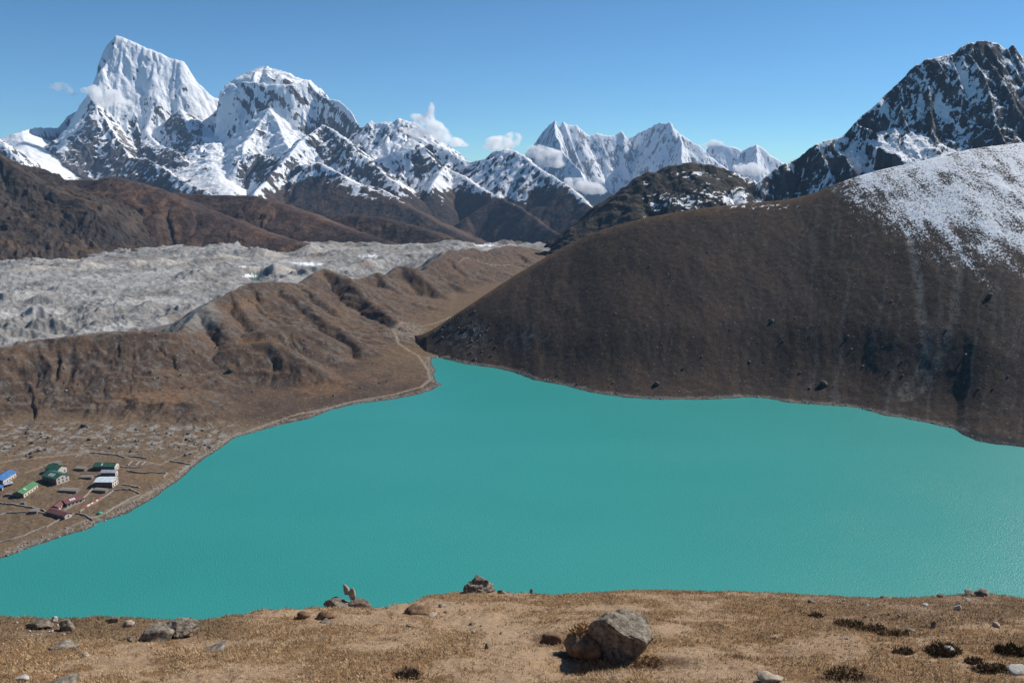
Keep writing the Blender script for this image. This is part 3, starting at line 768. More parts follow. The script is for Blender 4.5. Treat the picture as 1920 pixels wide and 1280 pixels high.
steep = steep + zone([(560,235),(632,240),(745,335),(690,345),(600,298)], -0.11) + zone([(440,300),(478,284),(524,300),(500,346),(440,345)], -0.31, 14) + zone([(452,168),(572,168),(572,200),(455,205)], -0.06) + zone([(500,212),(540,240),(545,285),(505,278)], 0.3)
steep = steep + zone([(775,270),(800,268),(840,318),(800,318),(770,296)], -0.31, 14) + zone([(690,270),(760,255),(770,285),(700,305)], 0.3) + zone([(680,232),(780,230),(760,255),(690,270)], -0.12)
score = np.minimum(steep - 0.535, (low + (nz - 0.7) * 40 + 2) / 60)
col = rockc
sheet('mountain', X, Y, Z, col, M_mtn, keep=Z > -330, snow=score)['kind'] = 'structure'

# ---- the two far massifs beyond the valley mouth
rs = np.random.RandomState(8)
FC = [(0,0),(60,100),(300,590),(900,1560),(2000,2700),(4000,3800)]
k1 = R([(960,330,18200),(985,295,17700),(1003,268,17300),(1020,245,16800),(1030,235,16450),(1043,225,16050),(1052,240,15950),(1060,227,16000),(1068,233,16050),(1085,235,16100),(1094,243,16150),(1108,254,16200),(1122,248,16300),(1140,255,16400),(1150,252,16450),(1162,245,16500),(1175,261,16500)], FC, 0.3)
k2 = R([(1100,300,18000),(1140,285,17600),(1176,262,17150),(1200,249,16800),(1225,235,16450),(1238,229,16250),(1246,232,16150),(1256,227,16050),(1270,246,16100),(1290,259,16150),(1310,270,16200),(1332,292,16300),(1348,305,16300),(1400,340,16300)], FC, 0.2)
k3 = R([(1320,290,18000),(1335,270,18000),(1345,266,18000),(1362,272,18000),(1378,276,18000),(1392,281,18000),(1400,277,18000),(1420,270,18000),(1432,277,18000),(1445,288,18000),(1465,303,18000),(1520,335,18000)], FC, 0.4)
FM = [k1, k2, k3, R([(1043,225,15900),(1040,250,15500),(1050,275,15100),(1062,292,14800),(1088,318,14300),(1105,345,13800),(1140,356,13400),(1165,372,13000)], FC, 0.2),
      R([(1272,246,16100),(1274,275,15500),(1280,305,14900),(1290,330,14400)], FC, 0.3), R([(1420,270,18000),(1418,292,17400),(1422,320,16800)], FC, 0.3)]
FM += spurs(k1, 420, 1500, 0.3, rs, drop=0.9, side=(-1,), s=0.2) + spurs(k2, 620, 1300, 0.3, rs, drop=0.92, side=(-1,), s=0.1) + spurs(k3, 380, 1200, 0.3, rs, drop=0.9, side=(-1,), s=0.3)
X, Y = fan(930, 1540, 1.5, np.linspace(12600, 18700, 260))
Z, D, fl, S = relief(X, Y, FM, 80, 900, 75, 260, 45, 300, 401, stretch=0.12, crest=0.3)
U, V = project(X, Y, Z)
nx, ny, nz = grad(X, Y, Z)
n2 = fbm(X / 120, Y / 120, 4, 413); n3 = fbm(X / 45, Y / 45, 3, 417)
rockc = np.broadcast_to(np.array([0.2, 0.195, 0.195]), X.shape + (3,))
score = np.minimum(nz + 0.2 * S + n2 * 0.25 + n3 * 0.2 - 0.43 + (0.62 - fl) * 0.35, (362 - V + n2 * 20) / 60)
col = rockc
sheet('mountain', X, Y, Z, col, M_far, keep=Z > -700, snow=score)['kind'] = 'structure'

# ---- dark hill and snow-dusted rock peak on the right
rs = np.random.RandomState(14)
dh = R([(985,500,2250),(1012,486,2300),(1040,470,2330),(1075,449,2380),(1100,430,2420),(1122,409,2450),(1145,392,2480),(1162,378,2500),(1176,362,2520),(1202,344,2550),(1236,324,2580),(1266,310,2600),(1292,305,2610),(1322,308,2620),(1352,318,2620),(1382,331,2600),(1402,341,2580)], [(0,0),(30,6),(100,48),(250,160),(500,330),(1000,560)], -0.2)
pk = R([(1385,358,2450),(1402,348,2470),(1440,329,2500),(1466,309,2530),(1491,299,2550),(1506,287,2560),(1526,269,2560),(1545,264,2570),(1582,254,2580),(1600,231,2600),(1616,214,2620),(1650,186,2640),(1680,160,2660),(1710,131,2680),(1736,111,2690),(1760,107,2700),(1790,97,2710),(1800,90,2710),(1812,83,2720),(1836,77,2720),(1856,75,2730),(1880,85,2740),(1896,95,2740),(1904,83,2750),(1913,95,2750),(1925,112,2760),(1960,128,2780),(2050,130,2800),(2200,150,2850)],
       [(0,0),(10,14),(60,95),(200,270),(330,400),(420,450),(700,560)], -0.25)
RP = [dh, pk]
for pts, s in [([(1736,111,2690),(1741,150,2640),(1744,200,2570),(1748,255,2480),(1752,292,2420)], -0.5), ([(1812,83,2720),(1835,125,2650),(1850,165,2590),(1866,220,2510),(1880,268,2430)], -0.5),
               ([(1904,83,2750),(1925,160,2650),(1950,230,2550)], -0.3), ([(1600,231,2600),(1625,240,2550),(1645,255,2510),(1650,268,2480)], -0.3),
               ([(1526,269,2560),(1542,290,2500),(1558,318,2440),(1566,335,2400)], -0.3), ([(1576,285,2480),(1592,292,2430),(1600,315,2380)], -0.3),
               ([(1680,160,2660),(1690,200,2600),(1700,240,2530)], -0.4), ([(1780,100,2705),(1795,150,2630),(1805,210,2550)], -0.2)]:
    RP.append(R(pts, [(0,0),(8,14),(50,80),(150,190),(300,330),(700,560)], s))
for pts in [[(1290,305,2610),(1270,340,2500),(1262,370,2420)], [(1352,318,2620),(1380,350,2480),(1392,375,2400)], [(1176,362,2520),(1190,392,2400),(1200,420,2300)]]:
    RP.append(R(pts, [(0,0),(15,6),(100,65),(250,180),(600,400)], -0.3))
RP += spurs(dh, 90, 330, 0.35, rs, drop=0.86, side=(-1,), s=-0.25) + spurs(pk, 75, 260, 0.3, rs, drop=0.9, side=(-1,), s=-0.3)
RP.append(R([(1612,262,2545),(1645,246,2558),(1690,240,2565),(1740,262,2540),(1790,292,2500)], [(0,0),(60,26),(200,96),(400,200)], 1.05, cap0=1.9))
X, Y = fan(975, 2330, 2.1, np.linspace(1900, 2860, 250))
U0 = 960 + FOC * CP * X / Y
Z, D, fl, S = relief(X, Y, RP, 22, 170, 26, 34, 11, 55, 501, stretch=0.12, crest=0.3, fl_o=5, lowf=lambda h: 0.62 + 0.38 * sstep(1380, 1460, U0))
U, V = project(X, Y, Z)
nx, ny, nz = grad(X, Y, Z)
n1 = fbm(X / 110, Y / 110, 4, 511); n2 = fbm(X / 20, Y / 20, 4, 513); n3 = fbm(X / 8, Y / 8, 3, 517)
isp = sstep(1395, 1430, U + n2 * 10)
rockc = mix(np.broadcast_to(np.array([0.062, 0.06, 0.06]), X.shape + (3,)), np.array([0.12, 0.115, 0.11]), sstep(-0.1, 0.4, n2 + n1 * 0.5))
rockc = mix(rockc, np.array([0.042, 0.041, 0.036]), (1 - isp) * 0.8)
rockc = mix(rockc, np.array([0.085, 0.06, 0.042]), (1 - isp) * sstep(0.84, 0.93, nz + n2 * 0.1) * 0.7)
st = nz + 0.14 * S + n2 * 0.3 + n3 * 0.28 + (0.64 - fl) * 0.85 + n1 * 0.35
score = np.where(isp > 0.5, st - 0.62, np.where((U > 1205) & (V > 322), nz + n1 * 0.8 + n3 * 0.4 + n2 * 0.3 - 1.1, -1.5))
e = np.hypot((U - 1665) / 100, (V - 288) / 40)
score = np.maximum(score, np.where(isp > 0.5, np.minimum(0.9 - e + n2 * 0.3, (nz - 0.58) * 3), -2))
col = rockc
sheet('mountain', X, Y, Z, col, M_peak, keep=Z > -60, snow=score)['kind'] = 'structure'

# ---- one ground sheet under everything, out past the mountains
g = mesh_obj('ground', [(-14900,-1400,-760),(14900,-1400,-760),(14900,20900,-760),(-14900,20900,-760)], [[0,1,2,3]], mat('valley_ground', (0.07,0.055,0.045), 0.95, 0.1))
g['kind'] = 'structure'
# ---------------------------------------------------------------- the slope the photographer stands on
EDGE = [(-260,1152),(0,1153),(100,1154),(190,1156),(280,1158),(372,1160),(430,1152),(470,1146),(520,1143),(560,1139),(600,1133),(650,1131),(705,1136),(722,1135),(760,1127),(800,1117),(840,1111),(870,1106),(900,1104),(930,1106),
        (960,1109),(1040,1113),(1100,1112),(1160,1106),(1230,1103),(1300,1105),(1400,1107),(1480,1110),(1540,1113),(1600,1116),(1650,1120),(1690,1119),(1740,1115),(1800,1113),(1850,1113),(1890,1118),(1920,1123),(2180,1135)]
EYE, TILT = 1.75, 0.44
def _edge():
    out = []
    for u, v in EDGE:
        x, y, z = ray(u, v); k = -z / y
        Y = EYE / (k - TILT); out.append((x / y, Y))
    return np.array(out)
_E = _edge()
_sx = np.linspace(_E[0, 0], _E[-1, 0], 900)
_ye = np.interp(_sx, _E[:, 0], _E[:, 1])
for _ in range(2): _ye = np.convolve(np.pad(_ye, 4, mode='edge'), np.ones(9) / 9, 'valid')

def gp0(u, v):
    x, y, z = ray(u, v); Y = EYE / (-z / y - TILT)
    return x / y * Y, Y

def pxm(u, v):
    """metres per photo pixel on the near ground"""
    x, y = gp0(u, v)
    return y / ray(u, v)[1] / FOC

# hollows and humps of the near ground: photo point, radii in photo pixels, depth in metres
DENTS = [(1102,1240,80,26,-0.2),(1240,1246,70,14,-0.09),(1035,1198,38,18,-0.06),(1165,1268,60,12,0.04),(1150,1165,90,22,0.03),(1580,1272,50,10,-0.06),(785,1147,40,8,0.05),(640,1160,34,8,0.035),(575,1158,22,7,0.035),
         (890,1200,120,40,-0.03),(960,1185,40,14,-0.05),(1730,1225,110,26,0.04),(500,1148,40,7,0.04),(250,1215,140,25,-0.03),(620,1205,120,20,0.03),(1380,1215,150,30,-0.03)]
DENTS = [(gp0(u, v), a * pxm(u, v), b * pxm(u, v) * 2.2, d) for u, v, a, b, d in DENTS]

def fg_h(X, Y, fine=True):
    s = X / np.maximum(Y, 2.0)
    Ye = np.interp(s, _sx, _ye)
    z = CAMZ - EYE - TILT * Y
    t = Y - Ye
    z = z - 0.55 * np.where(t < -0.25, 0, np.where(t < 0.25, (t + 0.25) ** 2, t)) + 0.34 * np.clip(t - 3, 0, None)
    if fine:
        w = sstep(14, 11, Y)
        z = z + fbm(X / 1.7, Y / 1.7, 3, 601) * 0.085 * w + fbm(X / 0.45, Y / 0.45, 3, 605) * 0.042 * w + ridged(X / 0.13, Y / 0.13, 3, 609) * 0.018 * w + noise(X / 0.04, Y / 0.04, 611) * 0.006 * w
        for (cx, cy), a, b, d in DENTS:
            e = ((X - cx) / a) ** 2 + ((Y - cy) / b) ** 2
            z = z + d * np.exp(-e * (1 + 0.3 * noise(X / 0.2, Y / 0.2, 4)))
        z = z + np.where(Y > 16, fbm(X / 9, Y / 9, 4, 615) * np.clip((Y - 16) * 0.05, 0, 2.5), 0)
    return np.where(Y > 16, np.maximum(z, -8), z)

def gz(x, y):
    return float(fg_h(np.array([x], f32), np.array([y], f32))[0])

def gp(u, v):
    x, y = gp0(u, v)
    for _ in range(3):                                  # settle on the bumpy surface
        z = gz(x, y); rx, ry, rz = ray(u, v)
        y2 = y + 0.5 * (CAMZ + rz / ry * y - z) / (-(rz / ry) - TILT)
        x, y = rx / ry * y2, y2
    return x, y, gz(x, y)

M_fg = terrain_mat('dry_alpine_turf', 26, 0.42, 0.9, 60, bdist=0.03, speck=(38, 0.93, (0.3, 0.23, 0.16)))
X, Y = fan(-215, 2135, 3.5, np.concatenate([np.geomspace(4.7, 9.3, 180), np.geomspace(9.33, 15.8, 110)]))
Z = fg_h(X, Y)
U, V = project(X, Y, Z)
n1 = fbm(X / 1.3, Y / 1.3, 4, 621); n2 = fbm(X / 0.28, Y / 0.28, 4, 623); n3 = fbm(X / 0.07, Y / 0.07, 3, 627)
def fg_bare(U, V, n1, n2):
    """1 on trodden earth, 0 on turf"""
    b = np.zeros(U.shape, f32)
    for cu, cv, ru, rv, r in [(800,1140,150,18,.0),(900,1165,110,26,.0),(960,1190,90,30,.0),(1010,1225,60,22,0),(1330,1255,140,22,.0),(1150,1140,90,10,0),(1260,1180,60,14,0),(700,1210,80,12,0),(1290,1225,90,16,0),(560,1150,110,9,0),(690,1160,90,12,0),(1060,1245,50,18,0)]:
        e = np.hypot((U - cu) / ru, (V - cv) / rv)
        b = np.maximum(b, sstep(1.15, 0.45, e + n2 * 0.45 + n1 * 0.3))
    return np.maximum(b, sstep(0.0, 0.3, n1 + n2 * 0.5 - 0.03) * 0.85)
bare = fg_bare(U, V, n1, n2)
col = mix(np.broadcast_to(np.array([0.25, 0.145, 0.07]), X.shape + (3,)), np.array([0.36, 0.225, 0.11]), sstep(-0.3, 0.3, n2 + n3 * 0.8))
col = mix(col, np.array([0.15, 0.09, 0.055]), sstep(0.1, 0.4, n3 + n2 * 0.5) * 0.6)
col = mix(col, np.array([0.42, 0.29, 0.185]), bare * 0.85)
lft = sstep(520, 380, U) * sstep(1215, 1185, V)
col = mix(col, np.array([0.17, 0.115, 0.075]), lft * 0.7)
rgt = sstep(1430, 1650, U) * sstep(1185, 1150, V + n1 * 30)
col = mix(col, np.array([0.16, 0.11, 0.08]), rgt * 0.5)
for cu, cv, ru, rv in [(1090,1225,48,32),(1240,1242,55,14),(1030,1200,40,16),(1580,1272,60,10)]:          # dark soil in the hollows, with their shade painted into its colour
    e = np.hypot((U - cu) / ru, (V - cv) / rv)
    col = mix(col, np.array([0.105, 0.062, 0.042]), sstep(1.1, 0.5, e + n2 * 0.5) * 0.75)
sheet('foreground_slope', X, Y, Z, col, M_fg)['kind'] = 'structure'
X, Y = fan(-700, 2620, 12, np.geomspace(15.4, 440, 150))
Z = fg_h(X, Y) - 0.02 * (Y < 16.2)
n1 = fbm(X / 6, Y / 6, 4, 631)
col = mix(np.broadcast_to(np.array([0.16, 0.105, 0.065]), X.shape + (3,)), np.array([0.1, 0.08, 0.06]), sstep(-0.2, 0.3, n1))
sheet('lower_slope', X, Y, Z, col, M_land, keep=Z > -6)['kind'] = 'structure'

gx, gy = np.meshgrid(np.linspace(-48, 48, 130), np.concatenate([np.linspace(-26, 4, 40), np.linspace(4.3, 15.5, 36)]))
X, Y = gx.astype(f32), gy.astype(f32)
Z = fg_h(X, Y) - 0.16
n1 = fbm(X / 1.3, Y / 1.3, 4, 621)
col = mix(np.broadcast_to(np.array([0.33, 0.215, 0.115]), X.shape + (3,)), np.array([0.4, 0.275, 0.175]), sstep(-0.2, 0.3, n1))
sheet('near_ground', X, Y, Z, col, M_fg)['kind'] = 'structure'

# ---- grass
rg = np.random.RandomState(77)
NB = 105000
gs = rg.uniform(-0.82, 0.82, NB * 2).astype(f32); gY = np.sqrt(rg.uniform(5.4 ** 2, 13.6 ** 2, NB * 2)).astype(f32)
gX = gs * gY
ok = gY < np.interp(gs, _sx, _ye) + 0.25
gX, gY = gX[ok][:NB], gY[ok][:NB]
gZ = fg_h(gX, gY)
gU, gV = project(gX, gY, gZ)
m1 = fbm(gX / 1.3, gY / 1.3, 4, 621); m2 = fbm(gX / 0.28, gY / 0.28, 4, 623)
ok = (rg.rand(len(gX)) > fg_bare(gU, gV, m1, m2) * 0.93) & (rg.rand(len(gX)) < 0.55 + 0.9 * (m2 + 0.3))
gX, gY, gZ, gU, gV, m2 = [a[ok] for a in (gX, gY, gZ, gU, gV, m2)]
n = len(gX); B = 5
ang = rg.uniform(0, 2 * np.pi, (n, B)); ln = rg.uniform(0.018, 0.05, (n, B)) * (0.8 + 0.6 * np.clip(m2, -0.4, 0.5))[:, None]; lean = rg.uniform(0.35, 1.3, (n, B))
ox = rg.normal(0, 0.014, (n, B)); oy = rg.normal(0, 0.014, (n, B))
bx = gX[:, None] + ox; by = gY[:, None] + oy; bz = gZ[:, None] - 0.004 + np.zeros_like(ox)
wx_, wy_ = -np.sin(ang) * 0.0034, np.cos(ang) * 0.0034
tx = bx + np.cos(ang) * ln * np.sin(lean); ty = by + np.sin(ang) * ln * np.sin(lean); tz = bz + ln * np.cos(lean) + 0.004
P = np.stack([np.stack([bx - wx_, by - wy_, bz], -1), np.stack([bx + wx_, by + wy_, bz], -1), np.stack([tx, ty, tz], -1)], 2).reshape(-1, 3)
F = np.arange(len(P)).reshape(-1, 3)
tone = rg.rand(n, 1)
gc = np.array([0.38, 0.245, 0.13])[None] * (1 - tone) + np.array([0.62, 0.45, 0.27])[None] * tone
gc = np.where((rg.rand(n, 1) < 0.16), np.array([0.19, 0.115, 0.065])[None], gc)
cl = sstep(0.1, 0.35, fbm(gX / 0.6, gY / 0.6, 4, 641))[:, None] * 0.55
gc = gc * (1 - cl) + np.array([0.19, 0.125, 0.08])[None] * cl
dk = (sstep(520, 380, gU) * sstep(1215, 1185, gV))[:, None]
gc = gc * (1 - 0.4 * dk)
gc = np.repeat(gc, B * 3, 0)
M_grass = terrain_mat('dry_grass_blades', 14, 0.2, 0)
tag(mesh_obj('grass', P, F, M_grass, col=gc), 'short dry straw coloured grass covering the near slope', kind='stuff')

# ---------------------------------------------------------------- rocks
def ico(sub):
    import bmesh
    bm = bmesh.new(); bmesh.ops.create_icosphere(bm, subdivisions=sub, radius=1.0)
    v = np.array([q.co[:] for q in bm.verts]); f = np.array([[w.index for w in p.verts] for p in bm.faces]); bm.free()
    return v, f
_ico = {k: ico(k) for k in (1, 2, 3, 4, 5)}

def noise3(p, seed):
    return (noise(p[:, 0] + p[:, 2] * 0.37, p[:, 1] - p[:, 2] * 0.61, seed) + noise(p[:, 1] + 7.1, p[:, 2] + 3.3, seed + 1) + noise(p[:, 2] - 2.7, p[:, 0] + 5.9, seed + 2)) / 1.7

def rock_shape(size, seed, sub=3, cuts=9, rough=0.13, keep=0.72, form=None):
    """an angular stone: a ball cut by random planes, then weathered"""
    r = np.random.RandomState(seed)
    v, f = _ico[sub]; v = v.copy()
    for _ in range(cuts):
        n = r.normal(size=3); n[2] *= 0.8; n /= np.linalg.norm(n)
        d = r.uniform(keep - 0.17, keep + 0.15)
        e = v @ n - d
        v = v - np.where(e > 0, e, 0)[:, None] * n * 0.93
    dsp = noise3(v * 1.4, seed) * rough * 1.1 + noise3(v * 3.5, seed + 9) * rough * 0.8 + noise3(v * 9, seed + 5) * rough * 0.42
    if sub >= 4: dsp = dsp + noise3(v * 22, seed + 15) * rough * 0.16 + (np.abs(noise3(v * 6, seed + 25)) - 0.2) * rough * 0.5
    nn = v / (np.linalg.norm(v, axis=1, keepdims=True) + 1e-6)
    if form: v = form(v)
    v = v + nn * dsp[:, None]
    return v * np.array(size)[None] / 2, f

def rot(v, rx, ry, rz):
    for a, (i, j) in ((rx, (1, 2)), (ry, (2, 0)), (rz, (0, 1))):
        c, s = math.cos(a), math.sin(a); w = v.copy()
        w[:, i] = c * v[:, i] - s * v[:, j]; w[:, j] = s * v[:, i] + c * v[:, j]; v = w
    return v

M_rock = mat('lichen_rock', (0.165, 0.132, 0.10), 0.95, 0.1, 16, 0.55, 1.0, bdist=0.04, color2=(0.40, 0.345, 0.275))
M_rockd = mat('dark_rock', (0.15, 0.115, 0.085), 0.92, 0.15, 18, 0.5, 1.0, bdist=0.03, color2=(0.32, 0.26, 0.2))
M_pale = mat('pale_stone', (0.34, 0.26, 0.19), 0.9, 0.15, 22, 0.3, 0.8, bdist=0.02, color2=(0.52, 0.43, 0.34))
M_white = mat('white_stone', (0.42, 0.40, 0.36), 0.9, 0.15, 22, 0.2, 0.7, bdist=0.02)
M_earth = mat('brown_earth_clod', (0.16, 0.098, 0.062), 0.95, 0.1, 10, 0.4, 0.8, bdist=0.02, color2=(0.33, 0.21, 0.125))

def fg_rock(name, u, v, w, h, label, cat, m, seed, dep=0.8, sub=3, tilt=(0, 0, 0), sink=0.33, cuts=13, rough=0.15, group=None, keep=0.64):
    """a stone whose foot shows at photo point (u, v), w by h photo pixels large"""
    k = pxm(u, v); x, y, z = gp(u, v)
    size = (w * k * 1.12, w * k * dep, h * k * 1.12 / (1 - sink * 0.6))
    vv, f = rock_shape(size, seed, sub, cuts, rough, keep)
    vv = rot(vv, *tilt)
    o = mesh_obj(name, vv, f, m, smooth=sub < 2)
    y2 = y + size[1] * 0.35
    o.location = (x * y2 / y, y2, gz(x * y2 / y, y2) + size[2] * (0.5 - sink))
    return tag(o, label, cat, group)

def big_form(v):
    # a slanting block: broad overhanging top, narrow foot, flat shaded front-left face
    x, y, z = v[:, 0].copy(), v[:, 1].copy(), v[:, 2].copy()
    for n, d in (((-0.62, -0.75, -0.12), 0.42), ((0.1, -0.95, 0.1), 0.62), ((0.25, -0.1, 0.97), 0.66), ((0.9, -0.3, -0.25), 0.6), ((0.75, 0, 0.66), 0.78)):
        n = np.array(n) / np.linalg.norm(n); e = np.stack([x, y, z], 1) @ n - d; e = np.where(e > 0, e, 0)
        x -= e * n[0]; y -= e * n[1]; z -= e * n[2]
    w = 0.86 + 0.2 * np.clip(z + 0.2, -0.8, 0.8)
    return np.stack([x * w + 0.1 * z, y * (0.8 + 0.2 * z), z], 1)
k = pxm(1165, 1244); bx_, by_, bz_ = gp(1165, 1244)
vv, ff = rock_shape((150 * k, 130 * k, 140 * k), 42, 5, 6, 0.11, 0.86, big_form)
big = mesh_obj('boulder', rot(vv, 0.0, 0.08, -0.1), ff, M_rock); tag(big, 'large lichen covered grey boulder standing in a dark hollow of the slope', 'boulder')
y2 = by_ + 40 * k; big.location = (bx_ * y2 / by_, y2, gz(bx_ * y2 / by_, y2) + 24 * k)
fg_rock('earth_bank', 1100, 1232, 74, 50, 'brown overhanging clod of turf and earth against the large grey boulder', 'earth bank', M_earth, 7, 1.0, 4, (0, 0.1, 0), 0.3, 3, 0.24)
fg_rock('earth_bank', 1038, 1208, 56, 24, 'low dark lip of earth left of the large grey boulder', 'earth bank', M_earth, 8, 0.6, 3, sink=0.35)
fg_rock('rock_outcrop', 895, 1112, 66, 34, 'conical grey rock outcrop on the rim above the lake', 'rock', M_rock, 3, 0.9, 5, sink=0.2, rough=0.2)
bs = fg_rock('boulder', 632, 1138, 66, 22, 'flat grey boulder on the rim carrying two upright stones', 'boulder', M_rock, 15, 0.9, 4, sink=0.2)
bs2 = fg_rock('boulder', 672, 1137, 52, 20, 'low brown boulder on the rim beside the two upright stones', 'boulder', M_rockd, 16, 0.8, 4, sink=0.25)
def upright(u, v, w, h, tilt, label, seed, Yr):
    k = pxm(632, 1138); vv, f = rock_shape((w * k * 1.25, w * k * 0.9, h * k * 1.15), seed, 3, 16, 0.07, 0.62)
    vv = rot(vv, *tilt); o = mesh_obj('standing_stone', vv, f, M_pale)
    o.location = at(u, v - h / 2, Yr); return tag(o, label, 'stone', 'stones set upright on the rim boulder')
_, yb, _ = gp(632, 1138)
upright(650, 1122, 15, 30, (0, -0.28, 0.2), 'taller narrow pale stone leaning on top of the rim boulder', 31, yb + 0.28)
upright(661, 1126, 17, 24, (0, -0.1, 0.1), 'shorter pale wedge shaped stone on top of the rim boulder', 35, yb + 0.22)
fg_rock('boulder', 340, 1198, 72, 32, 'rounded grey boulder half buried on the left of the slope', 'boulder', M_rock, 53, 0.8, 5, sink=0.22)
fg_rock('stone_slab', 286, 1204, 74, 26, 'tilted grey slab leaning against the half buried boulder', 'stone', M_rock, 57, 1.0, 4, (0.1, -0.3, 0), 0.42)
fg_rock('stone_slab', 405, 1222, 52, 24, 'flat oval grey slab set level in the turf', 'stone', M_rock, 58, 1.6, 3, (-0.38, 0, 0), 0.44, rough=0.06)
fg_rock('stone_slab', 122, 1219, 66, 12, 'long low grey slab sunk in the turf at the far left', 'stone', M_rock, 61, 1.3, 3, (-0.35, 0, 0), 0.4)
fg_rock('boulder', 128, 1183, 30, 26, 'small upright grey boulder above the scatter of pale pebbles', 'boulder', M_rock, 62, 0.8, 4)
fg_rock('boulder', 75, 1180, 46, 18, 'low dark boulder topped with a round white stone', 'boulder', M_rockd, 63, 0.8, 4)
fg_rock('stone', 103, 1167, 15, 13, 'round white stone on the low dark boulder at the left', 'stone', M_white, 64, 0.9, 3)
fg_rock('stone', 42, 1277, 28, 12, 'white wedge of stone in the bottom left corner', 'stone', M_white, 65, 0.8, 3)
fg_rock('stone_slab', 122, 1283, 50, 12, 'grey slab cut by the lower edge near the bottom left corner', 'stone', M_rock, 66, 1.0, 3)
fg_rock('stone', 240, 1176, 26, 14, 'pale angular stone between the pebbles and the half buried boulder', 'stone', M_pale, 67, 0.8, 3)
fg_rock('stone', 212, 1168, 24, 12, 'dark low stone with a pale face near the left rim', 'stone', M_rockd, 68, 0.8, 3)
fg_rock('stone', 163, 1232, 22, 9, 'pale brown stone below the long low slab', 'stone', M_pale, 69, 0.8, 3)
fg_rock('earth_hump', 787, 1152, 48, 16, 'dark brown hump of bare earth on the trodden path', 'earth hump', M_earth, 71, 0.8, 4, sink=0.35, cuts=2)
fg_rock('earth_hump', 570, 1158, 22, 10, 'small dark clod of earth left of the flat stone below the rim boulders', 'earth hump', M_earth, 72, 0.8, 3, sink=0.3, cuts=2)
fg_rock('earth_hump', 614, 1160, 32, 14, 'dark clod of earth touching the flat pale stone below the rim boulders', 'earth hump', M_earth, 73, 0.8, 3, sink=0.3, cuts=2)
fg_rock('stone', 612, 1168, 26, 9, 'flat pale stone below the two rim boulders', 'stone', M_rock, 74, 0.9, 3, sink=0.35)
for i, (u, v, w, h, m, lab) in enumerate([
    (829,1140,16,8,M_pale,'pale angular stone on the path just right of the dark earth hump'), (812,1156,22,6,M_pale,'flat pale stone in front of the dark earth hump on the path'),
    (838,1150,14,6,M_rockd,'brown flat stone right of the flat pale path stone'), (765,1175,12,6,M_rockd,'small dark stone alone in the turf below the path hump'),
    (885,1171,14,7,M_rockd,'small brown stone in the middle of the trodden path'), (913,1216,15,9,M_rockd,'dark stone at the foot of the trodden path'),
    (887,1187,9,5,M_pale,'tiny pale stone below the brown path stone'), (604,1204,12,7,M_rockd,'small dark stone in the straw coloured turf left of centre'),
    (997,1112,11,10,M_rockd,'dark block of stone right on the rim right of centre'), (940,1113,18,8,M_rock,'small grey rock beside the conical rim outcrop'),
    (1750,1177,13,16,M_rock,'grey upright stone alone on the right hand turf'), (1867,1176,18,9,M_pale,'reddish pale stone on the right hand turf'),
    (1796,1143,15,10,M_white,'white square stone near the right hand rim'), (1762,1121,20,11,M_rockd,'dark grey stone on the right hand rim'),
    (1818,1117,26,9,M_rock,'grey rim rock left of the widest right hand rim rock'), (1843,1117,34,12,M_rock,'widest grey rock of the right hand rim'),
    (1660,1125,24,8,M_rock,'low grey rock at the dip of the right hand rim'), (1735,1136,12,5,M_white,'thin white stone below the right hand rim'),
    (1520,1131,16,8,M_rock,'small grey stone below the middle of the right hand rim'), (1705,1186,24,8,M_rock,'flat grey stone beside the dark shrub row'),
    (1815,1127,13,5,M_white,'small white stone just under the widest rim rock'), (1778,1227,26,13,M_white,'white stone tucked under the dark round shrub'),
    (1440,1283,64,14,M_pale,'flat pale stone at the lower edge right of centre'), (1908,1266,40,16,M_white,'white flecked grey slab in the bottom right corner'),
    (245,1202,16,9,M_rockd,'small dark stone left of the tilted slab'), (32,1154,10,5,M_white,'small white stone on the rim at the far left')]):
    fg_rock('stone', u, v, w, h, lab, 'stone', m, 200 + i, 0.85, 3, (0, 0, i), 0.25)
pr = random.Random(4)
for i in range(34):
    u, v = pr.gauss(70, 34), pr.gauss(1184, 14)
    if not (2 < u < 165 and 1162 < v < 1215): continue
    s_ = pr.uniform(3, 7.5)
    fg_rock('pebble', u, v, s_, s_ * 0.65, 'white pebble in the scatter below the small upright boulder on the left', 'pebble', M_white, 300 + i, 0.9, 2, (0, 0, i), 0.2, group='white pebbles scattered on the left')
for i in range(46):
    u, v = pr.uniform(1540, 1915), pr.uniform(1122, 1200)
    s_ = pr.uniform(3, 8)
    fg_rock('pebble', u, v, s_, s_ * 0.6, 'small grey pebble lying on the right hand turf', 'pebble', pr.choice([M_white, M_rock, M_pale]), 400 + i, 0.9, 2, (0, 0, i), 0.2, group='pebbles on the right hand turf')
for i in range(30):
    u, v = pr.uniform(720, 1020), pr.uniform(1118, 1225)
    s_ = pr.uniform(2.5, 6)
    fg_rock('pebble', u, v, s_, s_ * 0.6, 'small brown pebble lying on the trodden earth path', 'pebble', pr.choice([M_rockd, M_pale]), 500 + i, 0.9, 2, (0, 0, i), 0.2, group='pebbles on the trodden path')

